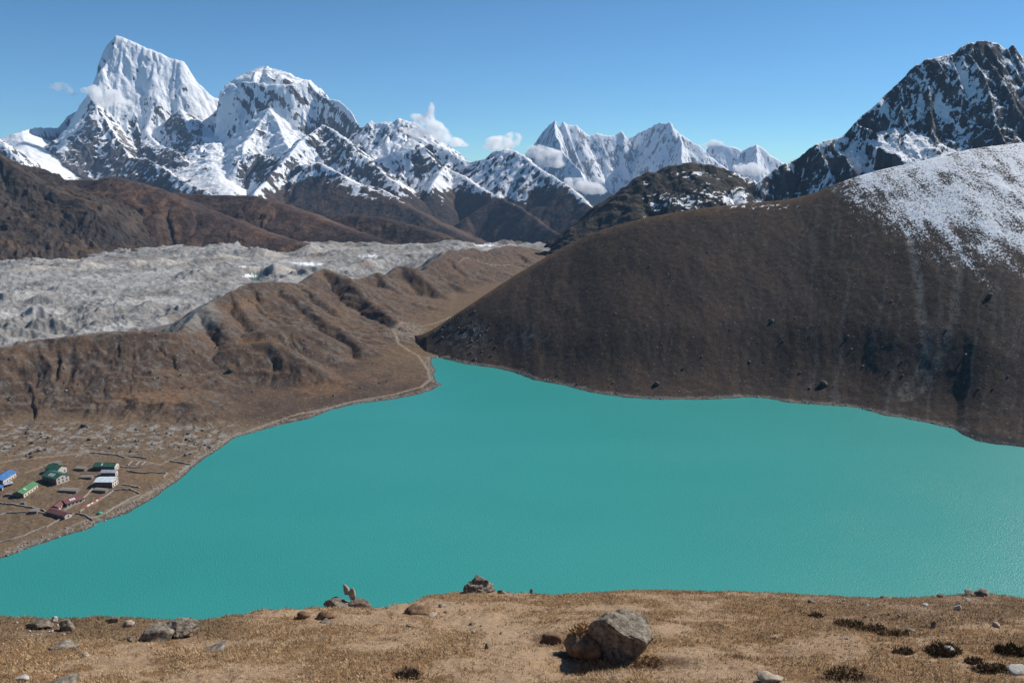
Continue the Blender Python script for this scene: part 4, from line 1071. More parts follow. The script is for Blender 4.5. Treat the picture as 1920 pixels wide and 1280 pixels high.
# ---- low dark shrubs and coarse tufts
def shrub(u, v, w, h, label, seed, c0, c1, name='shrub', cat='shrub', nb=420, bl=0.062):
    r = np.random.RandomState(seed); k = pxm(u, v); x, y, z = gp(u, v)
    a = r.uniform(0, 2 * np.pi, nb); rr = np.sqrt(r.rand(nb)); W = w * k / 2; Hh = h * k
    px, py = np.cos(a) * rr * W, np.sin(a) * rr * W * 0.8
    lump = 0.65 + 0.5 * noise(px / (W * 0.5) + seed, py / (W * 0.5), 7)
    pz = r.rand(nb) ** 0.6 * Hh * np.sqrt(np.clip(1 - rr ** 2, 0, 1)) * lump
    d = r.normal(size=(nb, 3)); d[:, 2] = np.abs(d[:, 2]) + 0.5; d /= np.linalg.norm(d, axis=1, keepdims=True)
    L = r.uniform(0.5, 1.1, nb)[:, None] * bl
    s_ = np.cross(d, r.normal(size=(nb, 3))); s_ /= np.linalg.norm(s_, axis=1, keepdims=True); s_ *= bl * 0.14
    gz_ = fg_h((x + px).astype(f32), (y + py).astype(f32)) - z
    b0 = np.stack([px, py, pz + gz_ - 0.01], -1)
    P = np.stack([b0 - s_, b0 + s_, b0 + d * L], 1).reshape(-1, 3)
    t = r.rand(nb, 1); c = np.repeat(np.array(c0)[None] * (1 - t) + np.array(c1)[None] * t, 3, 0)
    o = mesh_obj(name, P, np.arange(nb * 3).reshape(-1, 3), M_grass, col=c); o.location = (x, y, z)
    return tag(o, label, cat)
DK, DK2 = (0.085, 0.062, 0.036), (0.24, 0.165, 0.095)
shrub(1590, 1172, 56, 14, 'dark low shrub at the upper left end of the shrub row', 1, DK, DK2)
shrub(1632, 1182, 60, 16, 'dark low shrub in the middle of the shrub row', 2, DK, DK2)
shrub(1676, 1192, 56, 14, 'dark low shrub at the lower right end of the shrub row', 3, DK, DK2)
shrub(1768, 1222, 60, 22, 'dark round shrub with a white stone at its foot', 4, DK, DK2, nb=700)
shrub(1898, 1226, 64, 26, 'dark bushy shrub at the right edge of the turf', 5, DK, (0.1, 0.07, 0.035), nb=700)
shrub(1856, 1258, 58, 22, 'dark shrub in front of the bushy one at the right edge', 6, DK, DK2, nb=700)
shrub(1692, 1224, 32, 12, 'small dark shrub left of the round one with a white stone', 7, DK, DK2, nb=260)
shrub(1825, 1240, 26, 10, 'smallest dark shrub between its larger neighbours on the right', 8, DK, DK2, nb=220)
shrub(1580, 1270, 70, 14, 'dark flat shrub near the lower edge right of centre', 9, DK, DK2, nb=220)
shrub(768, 1268, 40, 18, 'grey brown twiggy tuft near the lower edge left of centre', 10, (0.12, 0.09, 0.065), (0.28, 0.2, 0.13), nb=300, bl=0.08)
shrub(1530, 1155, 24, 7, 'tiny brown shrub below the middle of the right hand rim', 11, DK, DK2, nb=300)

tuft = shrub(1098, 1232, 66, 12, 'straw coloured grass tuft hanging over the earth bank beside the large boulder', 21, (0.3, 0.18, 0.09), (0.55, 0.37, 0.19), 'grass_tuft', 'grass tuft', 420, 0.07)
_k = pxm(1098, 1232); tuft.location = (tuft.location.x * 1.03, tuft.location.y * 1.03, tuft.location.z + 34 * _k)
shrub(1120, 1252, 90, 8, 'thin straw coloured grass fringe in front of the dark hollow of the large boulder', 22, (0.26, 0.16, 0.08), (0.5, 0.33, 0.17), 'grass_tuft', 'grass tuft', 260, 0.05)
shrub(1215, 1240, 60, 8, 'thin straw coloured grass fringe at the right foot of the large boulder', 23, (0.2, 0.12, 0.06), (0.4, 0.26, 0.13), 'grass_tuft', 'grass tuft', 200, 0.05)
# ---------------------------------------------------------------- clouds clinging to the peaks
def cloud_mat(name, dens, scale):
    m = bpy.data.materials.new(name); m.use_nodes = True
    nt = m.node_tree; N = nt.nodes; Lk = nt.links; N.clear()
    out = N.new('ShaderNodeOutputMaterial'); pv = N.new('ShaderNodeVolumePrincipled')
    pv.inputs['Color'].default_value = (1, 1, 1, 1); pv.inputs['Anisotropy'].default_value = 0.35
    geo = N.new('ShaderNodeNewGeometry'); n1 = N.new('ShaderNodeTexNoise'); n1.inputs['Scale'].default_value = scale; n1.inputs['Detail'].default_value = 5; n1.inputs['Roughness'].default_value = 0.62
    Lk.new(geo.outputs['Position'], n1.inputs['Vector'])
    mr = N.new('ShaderNodeMapRange'); mr.inputs['From Min'].default_value = 0.43; mr.inputs['From Max'].default_value = 0.62; mr.inputs['To Min'].default_value = 0; mr.inputs['To Max'].default_value = dens * 4.5
    Lk.new(n1.outputs['Fac'], mr.inputs['Value']); Lk.new(mr.outputs[0], pv.inputs['Density']); Lk.new(pv.outputs[0], out.inputs['Volume'])
    return m

def cloud(blobs, Y, label, dens=0.012, seed=0, scale=0.011):
    """puffs given as photo point and radii; merged to one skin"""
    vs, fs, nv = [], [], 0
    r = np.random.RandomState(seed); v0, f0 = _ico[3]
    k = Y / FOC
    for u, v, a, b in blobs:
        c = np.array(at(u, v, Y + r.uniform(-30, 30)))
        nn = 1 + 0.22 * noise3(v0 * 1.7 + r.uniform(0, 50), seed) + 0.12 * noise3(v0 * 4 + r.uniform(0, 50), seed)
        vs.append(v0 * nn[:, None] * np.array([a * k, (a + b) * 0.45 * k, b * k]) + c); fs.append(f0 + nv); nv += len(v0)
    o = mesh_obj('cloud', np.concatenate(vs), np.concatenate(fs), cloud_mat('cloud_vapour', dens, scale))
    md = o.modifiers.new('skin', 'REMESH'); md.mode = 'VOXEL'; md.voxel_size = 4.0 * k
    return tag(o, label, 'cloud', kind='thing')
cloud([(190,180,22,14),(212,182,26,14),(178,168,12,9),(235,190,16,8),(160,170,10,7),(198,194,16,9)], 8250, 'small white cloud wrapped round the shoulder of the tallest snow peak', 0.010, 1)
cloud([(112,163,20,8),(98,162,10,6),(138,175,13,5),(128,168,8,5)], 8600, 'thin wisp of cloud in the sky left of the tallest snow peak', 0.0028, 2, 0.014)
cloud([(809,202,7,11),(806,218,10,10),(795,228,20,10),(815,240,18,14),(828,252,18,14),(850,266,20,9),(790,250,24,9),(765,246,18,7),(780,218,12,6),(870,272,10,5)], 7250, 'tall plume of white cloud rising from the jagged middle ridge', 0.009, 3)
cloud([(940,266,30,12),(962,260,16,12),(920,276,16,8),(950,272,22,10)], 7050, 'white cloud capping the small dark summit at centre', 0.010, 4)
cloud([(1008,282,22,11),(1030,292,26,14),(1045,304,18,12),(995,288,14,8),(1020,305,18,9)], 11500, 'white cloud below the left far massif', 0.007, 5, 0.010)
cloud([(1085,346,26,13),(1110,354,24,11),(1070,340,16,8),(1060,352,14,8),(1128,358,12,7)], 11200, 'white cloud low in the gap of the valley mouth', 0.007, 6, 0.010)
cloud([(1400,318,22,11),(1418,322,18,9),(1385,312,12,8),(1410,312,12,8)], 14500, 'white cloud resting behind the saddle of the dark hill', 0.006, 7, 0.009)
cloud([(1338,268,12,7),(1326,272,9,5),(1350,270,9,5)], 17200, 'tiny white cloud on the crest right of the far pyramid peak', 0.005, 8, 0.006)

# ---------------------------------------------------------------- air
hz = bpy.data.materials.new('thin_mountain_air'); hz.use_nodes = True
N = hz.node_tree.nodes; N.clear()
out = N.new('ShaderNodeOutputMaterial'); pv = N.new('ShaderNodeVolumePrincipled')
pv.inputs['Color'].default_value = (0.42, 0.66, 1.0, 1); pv.inputs['Density'].default_value = 1.8e-5; pv.inputs['Anisotropy'].default_value = 0.0
hz.node_tree.links.new(pv.outputs[0], out.inputs['Volume'])
hx, hy, zb, zt = 15000, 21000, -762, 1700
hb_ = mesh_obj('haze', [(-hx,-1500,zb),(hx,-1500,zb),(hx,hy,zb),(-hx,hy,zb),(-hx,-1500,zt),(hx,-1500,zt),(hx,hy,zt),(-hx,hy,zt)],
               [[0,3,2,1],[4,5,6,7],[0,1,5,4],[1,2,6,5],[2,3,7,6],[3,0,4,7]], hz)
hb_['kind'] = 'stuff'
# ---------------------------------------------------------------- the village by the lake
def lhit(u, v, Y0=430, Y1=1200):
    x, y, z = ray(u, v); Y = np.linspace(Y0, Y1, 400).astype(f32); k = Y / y
    h = land_h((x * k).astype(f32), Y)[0]; i = int(np.argmax(CAMZ + z * k <= h))
    return float(x * k[i]), float(Y[i]), float(h[i])
def zp(zx, zy):                                        # reading of an enlargement of the photograph
    return zx / 4.571, 800 + zy / 4.573

def box(x0, x1, y0, y1, z0, z1):
    v = [(x0,y0,z0),(x1,y0,z0),(x1,y1,z0),(x0,y1,z0),(x0,y0,z1),(x1,y0,z1),(x1,y1,z1),(x0,y1,z1)]
    return v, [[0,3,2,1],[4,5,6,7],[0,1,5,4],[1,2,6,5],[2,3,7,6],[3,0,4,7]]

def join(parts):
    V, F = [], []
    for v, f in parts:
        F += [[i + len(V) for i in q] for q in f]; V += list(v)
    return V, F

M_stone = mat('stone_wall_masonry', (0.19, 0.165, 0.14), 0.95, 0.1, 1.6, 0.45, 0.9, bdist=0.15, color2=(0.36, 0.33, 0.29))
M_dry = mat('dry_stone_wall', (0.25, 0.22, 0.185), 0.95, 0.1, 1.6, 0.4, 0.9, bdist=0.15, color2=(0.46, 0.42, 0.37))
M_lime = mat('whitewashed_wall', (0.56, 0.52, 0.47), 0.9, 0.2, 0.8, 0.12, 0.3)
M_dkwall = mat('shade_toned_wall', (0.13, 0.11, 0.105), 0.9, 0.2, 1.0, 0.3, 0.5)  # shade of the front walls put into the wall colour
def roof_mat(name, c, metal=0.0):
    m = mat(name, c, 0.55, 0.35, 0.35, 0.16, metal=metal)
    N = m.node_tree.nodes; Lk = m.node_tree.links
    tc = N.new('ShaderNodeTexCoord'); w = N.new('ShaderNodeTexWave'); w.inputs['Scale'].default_value = 1.6; w.bands_direction = 'X'
    bp = N.new('ShaderNodeBump'); bp.inputs['Strength'].default_value = 0.5; bp.inputs['Distance'].default_value = 0.06
    Lk.new(tc.outputs['Object'], w.inputs['Vector']); Lk.new(w.outputs['Fac'], bp.inputs['Height']); Lk.new(bp.outputs['Normal'], N['Principled BSDF'].inputs['Normal'])
    return m
RC = dict(blue=roof_mat('blue_metal_roof', (0.05, 0.15, 0.36)), dgreen=roof_mat('dark_green_metal_roof', (0.035, 0.105, 0.07)), green=roof_mat('bright_green_metal_roof', (0.075, 0.19, 0.075)),
          grey=roof_mat('grey_metal_roof', (0.38, 0.41, 0.44)), white=roof_mat('pale_metal_roof', (0.62, 0.68, 0.72)), red=roof_mat('maroon_metal_roof', (0.17, 0.07, 0.065)), slab=mat('stone_slab_roof', (0.2, 0.18, 0.16), 0.95, 0.1, 1.2, 0.4, 0.8))
M_glass = mat('dark_window_glass', (0.02, 0.025, 0.03), 0.15, 0.5)
M_frame = mat('painted_window_frame', (0.35, 0.12, 0.08), 0.6)
M_door = mat('wooden_door', (0.12, 0.06, 0.04), 0.7)
M_sky = mat('translucent_roof_panel', (0.72, 0.74, 0.74), 0.5)

def house(P0, P1, depth, wh, rh, roof, ridge, label, front=M_dkwall, side=M_lime, win=(3, 2), over=0.5, lights=0, name='lodge', cat='house', base=None, chimney=False):
    """P0, P1: feet of the front wall in the enlargement; the rest runs back from it"""
    a, b = lhit(*zp(*P0)), lhit(*zp(*P1))
    dx, dy = b[0] - a[0], b[1] - a[1]; W = math.hypot(dx, dy); th = math.atan2(dy, dx)
    e = bpy.data.objects.new(name, None); COL.objects.link(e)
    e.location = (a[0], a[1], min(a[2], b[2]) - 0.2 if base is None else base); e.rotation_euler = (0, 0, th)
    tag(e, label, cat)
    v, f = box(0, W, 0, 0.35, -1, wh); mesh_obj('front_wall', v, f, front, e)
    v, f = box(0.003, W - 0.003, depth - 0.35, depth, -1, wh); mesh_obj('back_wall', v, f, front, e)
    if ridge == 'x':                                   # ridge runs along the front
        for x0 in (0.002, W - 0.352):
            v = [(x0,0.352,-1),(x0,depth-0.352,-1),(x0,depth-0.352,wh),(x0,depth/2,wh+rh-0.06),(x0,0.352,wh)]
            v = v + [(x + 0.35, y, z) for x, y, z in v]
            mesh_obj('side_wall', v, [[0,1,2,3,4],[9,8,7,6,5]] + [[i, i + 5, (i + 1) % 5 + 5, (i + 1) % 5] for i in range(5)], side, e)
        s_ = rh / (depth / 2); o = over
        pr = [(-o, wh - o * s_), (depth / 2, wh + rh), (depth + o, wh - o * s_)]
        for (y0, z0), (y1, z1) in zip(pr[:-1], pr[1:]):
            v = [(-o, y0, z0), (W + o, y0, z0), (W + o, y1, z1), (-o, y1, z1)]; v = v + [(x, y, z + 0.14) for x, y, z in v]
            mesh_obj('roof', v, [[0,3,2,1],[4,5,6,7],[0,1,5,4],[1,2,6,5],[2,3,7,6],[3,0,4,7]], RC[roof], e)
        for i in range(lights):
            x = W * (0.35 + 0.4 * i / max(lights, 1)); y0, y1 = depth * 0.1, depth * 0.36; zf = lambda y: wh + y * s_ + 0.155
            v = [(x, y0, zf(y0)), (x + 0.9, y0, zf(y0)), (x + 0.9, y1, zf(y1)), (x, y1, zf(y1))]; v = v + [(p, q, z + 0.03) for p, q, z in v]
            mesh_obj('skylight', v, [[0,3,2,1],[4,5,6,7],[0,1,5,4],[1,2,6,5],[2,3,7,6],[3,0,4,7]], M_sky, e)
    else:                                              # ridge runs back from a front gable
        for x0 in (0.002, W - 0.352):
            v, f = box(x0, x0 + 0.35, 0.352, depth - 0.352, -1, wh); mesh_obj('side_wall', v, f, side if x0 > 1 else front, e)
        s_ = rh / (W / 2); o = over
        for y0 in (0.003, depth - 0.353):
            v = [(0, y0, wh), (W, y0, wh), (W / 2, y0, wh + rh - 0.05)]; v = v + [(x, y + 0.35, z) for x, y, z in v]
            mesh_obj('gable', v, [[0,1,2],[5,4,3],[0,3,4,1],[1,4,5,2],[2,5,3,0]], front, e)
        pr = [(-o, wh - o * s_), (W / 2, wh + rh), (W + o, wh - o * s_)]
        for (x0, z0), (x1, z1) in zip(pr[:-1], pr[1:]):
            v = [(x0, -o, z0), (x1, -o, z1), (x1, depth + o, z1), (x0, depth + o, z0)]; v = v + [(x, y, z + 0.14) for x, y, z in v]
            mesh_obj('roof', v, [[0,3,2,1],[4,5,6,7],[0,1,5,4],[1,2,6,5],[2,3,7,6],[3,0,4,7]], RC[roof], e)
        for i in range(lights):
            y = depth * (0.3 + 0.35 * i / max(lights, 1)); x0, x1 = W * 0.6, W * 0.85; zf = lambda x: wh + (W - x) * s_ + 0.155
            v = [(x0, y, zf(x0)), (x1, y, zf(x1)), (x1, y + 0.9, zf(x1)), (x0, y + 0.9, zf(x0))]; v = v + [(p, q, z + 0.03) for p, q, z in v]
            mesh_obj('skylight', v, [[0,3,2,1],[4,5,6,7],[0,1,5,4],[1,2,6,5],[2,3,7,6],[3,0,4,7]], M_sky, e)
    nf, ns = win
    def window(x, y, z, along):
        fw, hh = 0.65, 0.6
        if along == 'x': v, f = box(x - fw, x + fw, y - 0.06, y + 0.1, z - hh, z + hh); g = box(x - fw + .14, x + fw - .14, y - 0.075, y + 0.05, z - hh + .14, z + hh - .14)
        else: v, f = box(x - 0.1, x + 0.06, y - fw, y + fw, z - hh, z + hh); g = box(x - 0.05, x + 0.075, y - fw + .14, y + fw - .14, z - hh + .14, z + hh - .14)
        fr = mesh_obj('window', v, f, M_frame, e); mesh_obj('pane', g[0], g[1], M_glass, fr)
    rows = [1.5] if wh < 4.2 else [1.5, 4.0]
    for z in rows:
        if z + 0.7 > wh: continue
        for i in range(nf): window(W * (i + 0.7) / (nf + 0.4), 0, z, 'x')
        for i in range(ns): window(W, depth * (i + 0.7) / (ns + 0.4), z, 'y')
    if nf:
        v, f = box(W * 0.04 + 0.2, W * 0.04 + 1.2, -0.05, 0.12, -0.3, 1.9); mesh_obj('door', v, f, M_door, e)
    if chimney:
        v, f = box(W * 0.7, W * 0.7 + 0.25, depth * 0.55, depth * 0.55 + 0.25, wh, wh + rh + 1.3); mesh_obj('stove_pipe', v, f, RC['grey'], e)
    return e

house((-75,505), (30,505), 17, 4.2, 2.0, 'blue', 'y', 'long lodge with bright blue metal roof cut by the left picture edge', side=M_lime, win=(2, 5))
house((-40,560), (20,548), 6, 2.4, 0.8, 'blue', 'y', 'small annex with blue roof at the corner of the blue roofed lodge', win=(1, 1))
house((45,520), (110,505), 5, 2.3, 0.7, 'grey', 'x', 'low grey shed beside the blue roofed lodge', side=M_stone, front=M_stone, win=(1, 0), name='shed', cat='shed')
house((365,468), (485,500), 11, 5.0, 2.2, 'dgreen', 'x', 'big two storey lodge with dark green roof and three pale skylights', lights=3, win=(4, 3), chimney=True)
house((395,400), (500,418), 9, 4.4, 2.2, 'dgreen', 'x', 'rear wing with dark green roof behind the big two storey lodge', win=(3, 2))
house((110,605), (205,617), 19, 3.6, 1.8, 'green', 'y', 'long lodge with bright grass green roof facing the fields', lights=1, win=(2, 5))
house((803,378), (985,388), 8, 4.2, 1.9, 'dgreen', 'x', 'upper lodge with mid green roof behind the grey and pale roofs', lights=1, win=(5, 2))
house((868,432), (990,432), 5, 3.8, 1.3, 'grey', 'x', 'narrow house with plain grey metal roof between green and pale roofed lodges', win=(0, 1))
house((815,518), (965,530), 10, 5.4, 1.5, 'white', 'x', 'largest lodge with pale shiny metal roof near the shore', win=(5, 3), chimney=True)
house((405,752), (556,803), 6, 2.8, 1.3, 'red', 'x', 'low maroon roofed house at the end of the walled yard', front=M_stone, win=(3, 1))
house((440,725), (505,722), 13, 2.8, 1.2, 'red', 'y', 'maroon roofed wing running back from the low maroon house', win=(0, 3))
house((523,665), (572,692), 12, 3.0, 1.3, 'red', 'y', 'white walled house with maroon roof and pale skylights', side=M_lime, lights=3, win=(1, 4))
house((655,645), (690,655), 4, 2.4, 0.6, 'slab', 'x', 'tiny stone hut beside the white walled maroon house', front=M_stone, side=M_lime, win=(0, 1), name='hut', cat='hut')
for P0, P1, d, lab in [((500,560), (655,578), 5, 'long stone shed with slab roof between the green lodge and the shore lodge'), ((640,372), (725,380), 4, 'stone shed behind the big two storey lodge'),
                       ((690,450), (785,452), 4, 'stone shed left of the largest lodge'), ((800,562), (905,570), 4, 'stone shed in front of the largest lodge'),
                       ((450,332), (502,338), 4, 'small stone hut at the end of the path above the green lodges'), ((252,748), (318,752), 4, 'stone hut on the field wall left of the maroon roofs'),
                       ((50,604), (98,600), 3, 'small stone lean to at the corner of the grass green lodge'), ((178,672), (212,672), 2.5, 'tiny square stone hut on the upper field wall')]:
    house(P0, P1, d, 2.0, 0.5, 'slab', 'x', lab, front=M_stone, side=M_stone, win=(0, 0), over=0.25, name='shed', cat='shed')

def wall(pts, label, w=1.0, h=0.95, seed=0):
    """a dry stone wall that follows the ground"""
    r = np.random.RandomState(seed)
    P = [lhit(*zp(*p))[:2] for p in pts]; q = []
    for a, b in zip(P[:-1], P[1:]):
        n = max(2, int(math.hypot(b[0] - a[0], b[1] - a[1]) / 1.5))
        q += [(a[0] + (b[0] - a[0]) * i / n, a[1] + (b[1] - a[1]) * i / n) for i in range(n)]
    q.append(P[-1]); q = np.array(q)
    zg = land_z(q[:, 0], q[:, 1]); t = np.gradient(q, axis=0); t /= np.hypot(t[:, 0], t[:, 1])[:, None] + 1e-9
    V, F = [], []
    for i in range(len(q)):
        hh = h * r.uniform(0.75, 1.15); j = r.uniform(-0.12, 0.12)
        for o, z in ((-w / 2, -0.5), (-w / 2 * 0.75, hh), (w / 2 * 0.75, hh * r.uniform(0.9, 1.05)), (w / 2, -0.5)):
            V.append((q[i, 0] - t[i, 1] * (o + j), q[i, 1] + t[i, 0] * (o + j), zg[i] + z))
        if i:
            b0, b1 = 4 * i - 4, 4 * i
            F += [[b0 + k, b1 + k, b1 + k + 1, b0 + k + 1] for k in range(3)]
    F += [[0, 1, 2, 3], [len(V) - 1, len(V) - 2, len(V) - 3, len(V) - 4]]
    return tag(mesh_obj('stone_wall', V, F, M_dry), label, 'stone wall')
for i, (pts, lab) in enumerate([
    ([(-120,655),(0,660),(110,672),(250,690),(370,722),(402,742)], 'dry stone wall of the field left of the maroon roofs'),
    ([(-120,760),(0,757),(60,747),(150,745),(232,735)], 'dry stone wall along the lowest field at the left edge'),
    ([(318,738),(360,742),(402,748)], 'short dry stone wall joining the stone hut to the maroon roofed house'),
    ([(640,745),(690,748),(730,765),(800,812)], 'dry stone wall dropping from the maroon yard to the shore'),
    ([(985,545),(1060,543),(1120,545),(1200,577)], 'dark dry stone wall right of the largest lodge'),
    ([(1050,500),(1120,512),(1200,530)], 'short dry stone wall just behind the dark wall right of the largest lodge'),
    ([(1095,385),(1170,392),(1250,402),(1340,398),(1422,402)], 'dry stone wall across the pasture right of the grey roofed house'),
    ([(1455,298),(1540,312),(1640,332)], 'dry stone wall reaching the shore beyond the pasture'),
    ([(640,262),(700,240),(780,227),(880,235),(1000,242),(1072,270)], 'curving dry stone wall behind the upper green lodge'),
    ([(1110,256),(1180,262),(1260,272)], 'short dry stone wall following on the curving wall'),
    ([(-60,1030),(0,1003),(100,972),(200,940),(300,902),(400,862),(520,805),(600,765),(642,745)], 'long pale dry stone wall beside the lowest shore path'),
    ([(805,802),(900,748),(1000,692),(1100,640),(1200,588)], 'dry stone wall between the tent field and the lake'),
    ([(545,722),(600,695),(660,665),(720,615),(800,535)], 'dry stone wall of the yard behind the white walled maroon house'),
    ([(685,735),(720,712),(800,665),(870,620),(905,600),(975,545)], 'pale dry stone wall hung with red cloths'),
    ([(1000,342),(1100,352),(1200,348),(1320,322)], 'low dry stone wall below the small terraces'),
    ([(1095,335),(1115,320),(1135,303)], 'left short terrace wall on the slope above the pasture'), ([(1160,338),(1180,322),(1200,305)], 'middle short terrace wall on the slope above the pasture'),
    ([(1210,338),(1230,322),(1245,308)], 'right short terrace wall on the slope above the pasture'), ([(1400,445),(1415,425),(1432,402)], 'short wall stub at the end of the pasture wall'),
    ([(1530,405),(1570,375),(1625,335)], 'pale wall line along the shore end of the far pasture')]):
    wall(pts, lab, seed=i)

# tent and cloths
tx, ty, tz = lhit(*zp(856, 752))
t = bpy.data.objects.new('tent', None); COL.objects.link(t); t.location = (tx, ty, tz); t.rotation_euler = (0, 0, 0.5)
tag(t, 'small bright green tent pitched in the walled field', 'tent')
M_tent = mat('green_tent_cloth', (0.03, 0.36, 0.17), 0.6); nseg = 10
V = [(1.7 * math.cos(math.pi * i / nseg) , y, 1.5 * math.sin(math.pi * i / nseg)) for y in (-1.5, -0.5, 0.5, 1.5) for i in range(nseg + 1)]
V = [(x * (1 - 0.25 * (abs(y) > 1)), y, z * (1 - 0.3 * (abs(y) > 1))) for x, y, z in V]
mesh_obj('canopy', V, [[r_ * 11 + i, r_ * 11 + i + 1, r_ * 11 + i + 12, r_ * 11 + i + 11] for r_ in range(3) for i in range(nseg)] + [list(range(11)), list(range(43, 32, -1))], M_tent, t)
v, f = box(-0.5, 0.5, -1.56, -1.515, 0, 0.85); mesh_obj('door_flap', v, f, mat('pale_tent_flap', (0.45, 0.6, 0.5), 0.7), t)
M_redc = mat('red_cloth', (0.38, 0.06, 0.055), 0.8); M_whc = mat('white_cloth', (0.7, 0.66, 0.62), 0.8)
wl = [lhit(*zp(*p)) for p in [(722,710),(800,664),(868,621)]]
for i in range(12):
    s_ = i / 11 * 1.98; j = min(int(s_), 1); fr = s_ - j
    a, b = np.array(wl[j]), np.array(wl[j + 1]); p = a + (b - a) * fr; d = (b - a) / np.linalg.norm(b - a)
    red = i not in (2, 3, 5, 8); hw = 1.25
    V = []
    for k in range(5):
        q = p + d * (k / 4 - 0.5) * 2 * hw * 0.9
        wv = 0.05 * math.sin(k * 2.1 + i)
        for o, z in ((0.52 + wv, 0.62), (0.46 + wv, 1.0), (0.15, 1.42), (-0.3, 1.44), (-0.5, 1.15)):
            V.append((q[0] + d[1] * o, q[1] - d[0] * o, q[2] + z + 0.02 * (i % 2)))
    F = [[r_ * 5 + k, r_ * 5 + k + 1, r_ * 5 + k + 6, r_ * 5 + k + 5] for r_ in range(4) for k in range(4)]
    tag(mesh_obj('cloth', V, F, M_redc if red else M_whc), 'red cloth spread to dry over the pale stone wall' if red else 'white cloth spread to dry between red ones on the pale stone wall', 'cloth', 'red cloths on the field wall' if red else 'white cloths on the field wall')

# ---------------------------------------------------------------- boulders on the slopes
M_bld = mat('grey_boulder', (0.11, 0.107, 0.103), 0.9, 0.2, 0.7, 0.35, 0.7, bdist=0.2, color2=(0.24, 0.235, 0.225))
M_bdk = mat('dark_boulder', (0.055, 0.055, 0.056), 0.9, 0.2, 0.7, 0.35, 0.7, bdist=0.2, color2=(0.13, 0.13, 0.13))
M_bpl = mat('pale_boulder', (0.23, 0.215, 0.195), 0.9, 0.2, 0.7, 0.3, 0.7, bdist=0.2, color2=(0.42, 0.4, 0.37))
proto = []
for i in range(6):
    v, f = rock_shape((1, 0.9, 0.8), 900 + i, 2, 8, 0.14)
    for m in (M_bld, M_bdk, M_bpl):
        o = mesh_obj('boulder', v, f, m, link=False); proto.append((o, m))
def put_boulder(p, size, m, label, group=None):
    src = random.choice([o for o, mm in proto if mm is m])
    o = src.copy(); COL.objects.link(o)
    o.location = (p[0], p[1], p[2] + size * 0.18); o.scale = (size * random.uniform(0.8, 1.2), size, size * random.uniform(0.7, 1.0)); o.rotation_euler = (random.uniform(-.3, .3), random.uniform(-.3, .3), random.uniform(0, 6))
    return tag(o, label, 'boulder', group)
hh = lambda a, b: hill_h(a, b)[0]
def hhit(u, v): return hit(u, v, hh, 640, 1180, 500)
for u, v, s_, m, lab in [(1232,722,11,M_bdk,'biggest dark boulder low on the hillside near the middle of the far shore'), (1448,603,8,M_bld,'grey boulder alone halfway up the dark hillside'), (1855,556,12,M_bdk,'large dark boulder high on the hillside at the far right'),
                         (1545,722,13,M_bdk,'wide dark boulder just above the shore left of the scree chute'), (1218,500,6,M_bld,'grey boulder high on the hillside below the grassy crest'), (1082,722,5,M_bdk,'dark boulder at the water edge of the far shore'),
                         (1045,705,5,M_bdk,'dark boulder in the hollow above the inner far shore'), (1618,688,4,M_bpl,'pale block below the foot of the left scree chute'), (1500,700,5,M_bld,'grey boulder in the gully above the shore left of the wide dark one'), (1692,705,5,M_bld,'grey boulder at the foot of the scree chute'),
                         (1405,680,5,M_bld,'grey boulder above the straight middle part of the far shore'), (1590,632,5,M_bld,'grey boulder left of the pale scree chute')]:
    put_boulder(hhit(u, v), s_ * 0.7, m, lab)
rb = random.Random(12)
n = 0
while n < 92:
    u, v = rb.uniform(880, 1910), rb.uniform(400, 735)
    p = hhit(u, v)
    if p[1] > 1080 or p[2] < 3: continue
    s_ = 1.6 + 2.2 * rb.random() ** 3
    put_boulder(p, s_, rb.choice([M_bld, M_bld, M_bdk, M_bpl]), 'small boulder lying on the open dark brown hillside above the lake', 'boulders scattered over the dark hillside'); n += 1
for _ in range(38):
    u, v = rb.gauss(870, 30), rb.gauss(632, 18)
    p = hhit(u, v)
    if p[2] < 1: continue
    put_boulder(p, rb.uniform(2, 5), rb.choice([M_bld, M_bdk, M_bdk]), 'dark boulder of the blocky spur above the lake outlet', 'boulders of the spur above the outlet')
def lh2(u, v): return lhit(u, v, 440, 1900)
for i in range(66):
    u, v = rb.uniform(-10, 400), rb.uniform(800, 858)
    if u < 160 and v < 830 and rb.random() < 0.5: u, v = rb.gauss(65, 22), rb.gauss(817, 6)
    put_boulder(lh2(u, v), rb.uniform(1.4, 4.2), rb.choice([M_bpl, M_bld, M_bpl, M_bdk]), 'boulder of the stony ground behind the village', 'boulders behind the village')
for i in range(56):
    u, v = rb.uniform(10, 780), rb.uniform(560, 760)
    p = lh2(u, v)
    if p[2] < 3 or p[1] > 1500: continue
    put_boulder(p, rb.uniform(1.4, 3.4), rb.choice([M_bpl, M_bld, M_bdk]), 'boulder lying on the brown moraine between lake and glacier', 'boulders on the moraine')
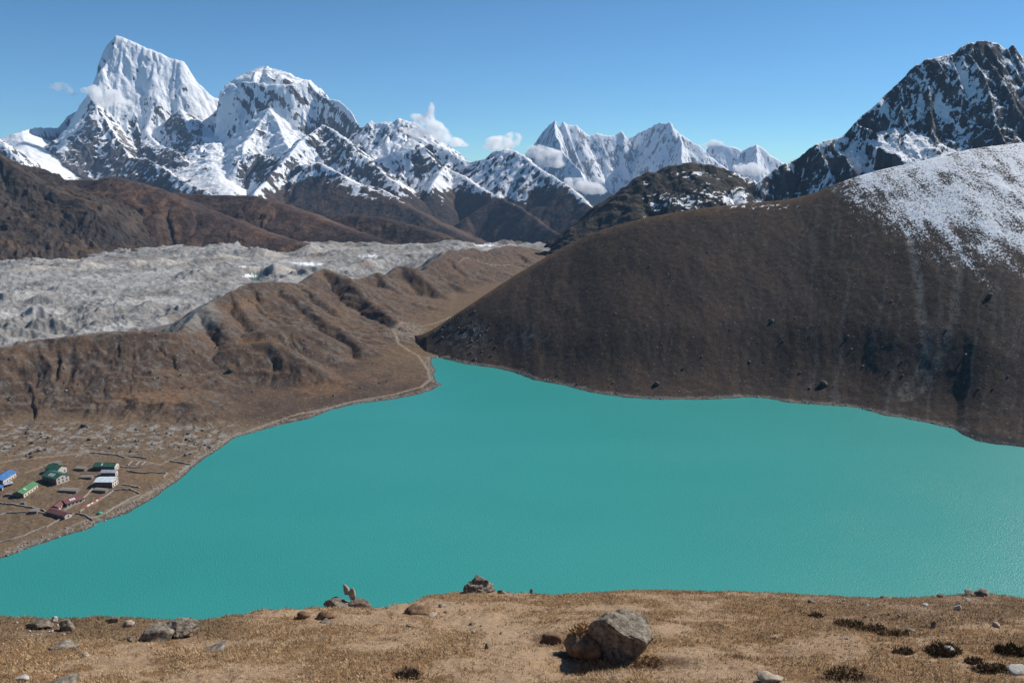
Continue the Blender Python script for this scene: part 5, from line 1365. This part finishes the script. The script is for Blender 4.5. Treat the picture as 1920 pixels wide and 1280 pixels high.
put_boulder(lh2(432, 702), 8, M_bdk, 'large dark boulder in the gully of the moraine'); put_boulder(lh2(157, 802), 7, M_bdk, 'large dark boulder at the foot of the moraine above the village')
# the countless small stones of shores and slopes: one mesh
ri = np.random.RandomState(31)
v0, f0 = _ico[1]; v0 = v0[:]; PV, PF, nv = [], [], 0
def strew(xs, ys, zs, smin, smax):
    global nv
    for x, y, z in zip(xs, ys, zs):
        s_ = smin + (smax - smin) * ri.rand() ** 3
        w = v0 * ri.uniform(0.35, 0.65, (len(v0), 1)) * s_; w = rot(w, *ri.uniform(0, 6, 3)) * np.array([1, 1, 0.75])
        PV.append(w + np.array([x, y, z + s_ * 0.1])); PF.append(f0 + nv); nv += len(v0)
def along(pts, n, w0, w1, zf, smin, smax):
    P = np.array(pts); L = np.hypot(*np.diff(P, axis=0).T); c = np.concatenate([[0], np.cumsum(L)]); d = ri.uniform(0, c[-1], n); i = np.clip(np.searchsorted(c, d) - 1, 0, len(L) - 1)
    t = (d - c[i]) / L[i]; q = P[i] + (P[i + 1] - P[i]) * t[:, None]; tt = (P[i + 1] - P[i]) / L[i][:, None]; o = ri.uniform(w0, w1, n)[:, None]
    q = q + np.stack([-tt[:, 1], tt[:, 0]], 1) * o
    z = zf(q[:, 0].astype(f32), q[:, 1].astype(f32)); k = z > -0.4
    strew(q[k, 0], q[k, 1], z[k], smin, smax)
along(shL, 1100, -1, 9, land_z, 0.5, 1.8)
along(shR, 800, -1, 6, hh, 0.5, 2.2)
for pl in CHUTES: along(pl, 260, -4, 4, hh, 0.4, 1.4)
qx = ri.uniform(-330, -120, 700); qy = ri.uniform(640, 760, 700); strew(qx, qy, land_z(qx, qy), 0.5, 1.8)
qy = ri.uniform(760, 1070, 900); qx = ri.uniform(-0.06, 0.66, 900) * qy; qz = hh(qx.astype(f32), qy.astype(f32)); k = qz > 2; strew(qx[k], qy[k], qz[k], 0.5, 1.7)
tag(mesh_obj('rubble', np.concatenate(PV), np.concatenate(PF), M_bpl), 'small grey stones strewn along the shores and slopes', kind='stuff')
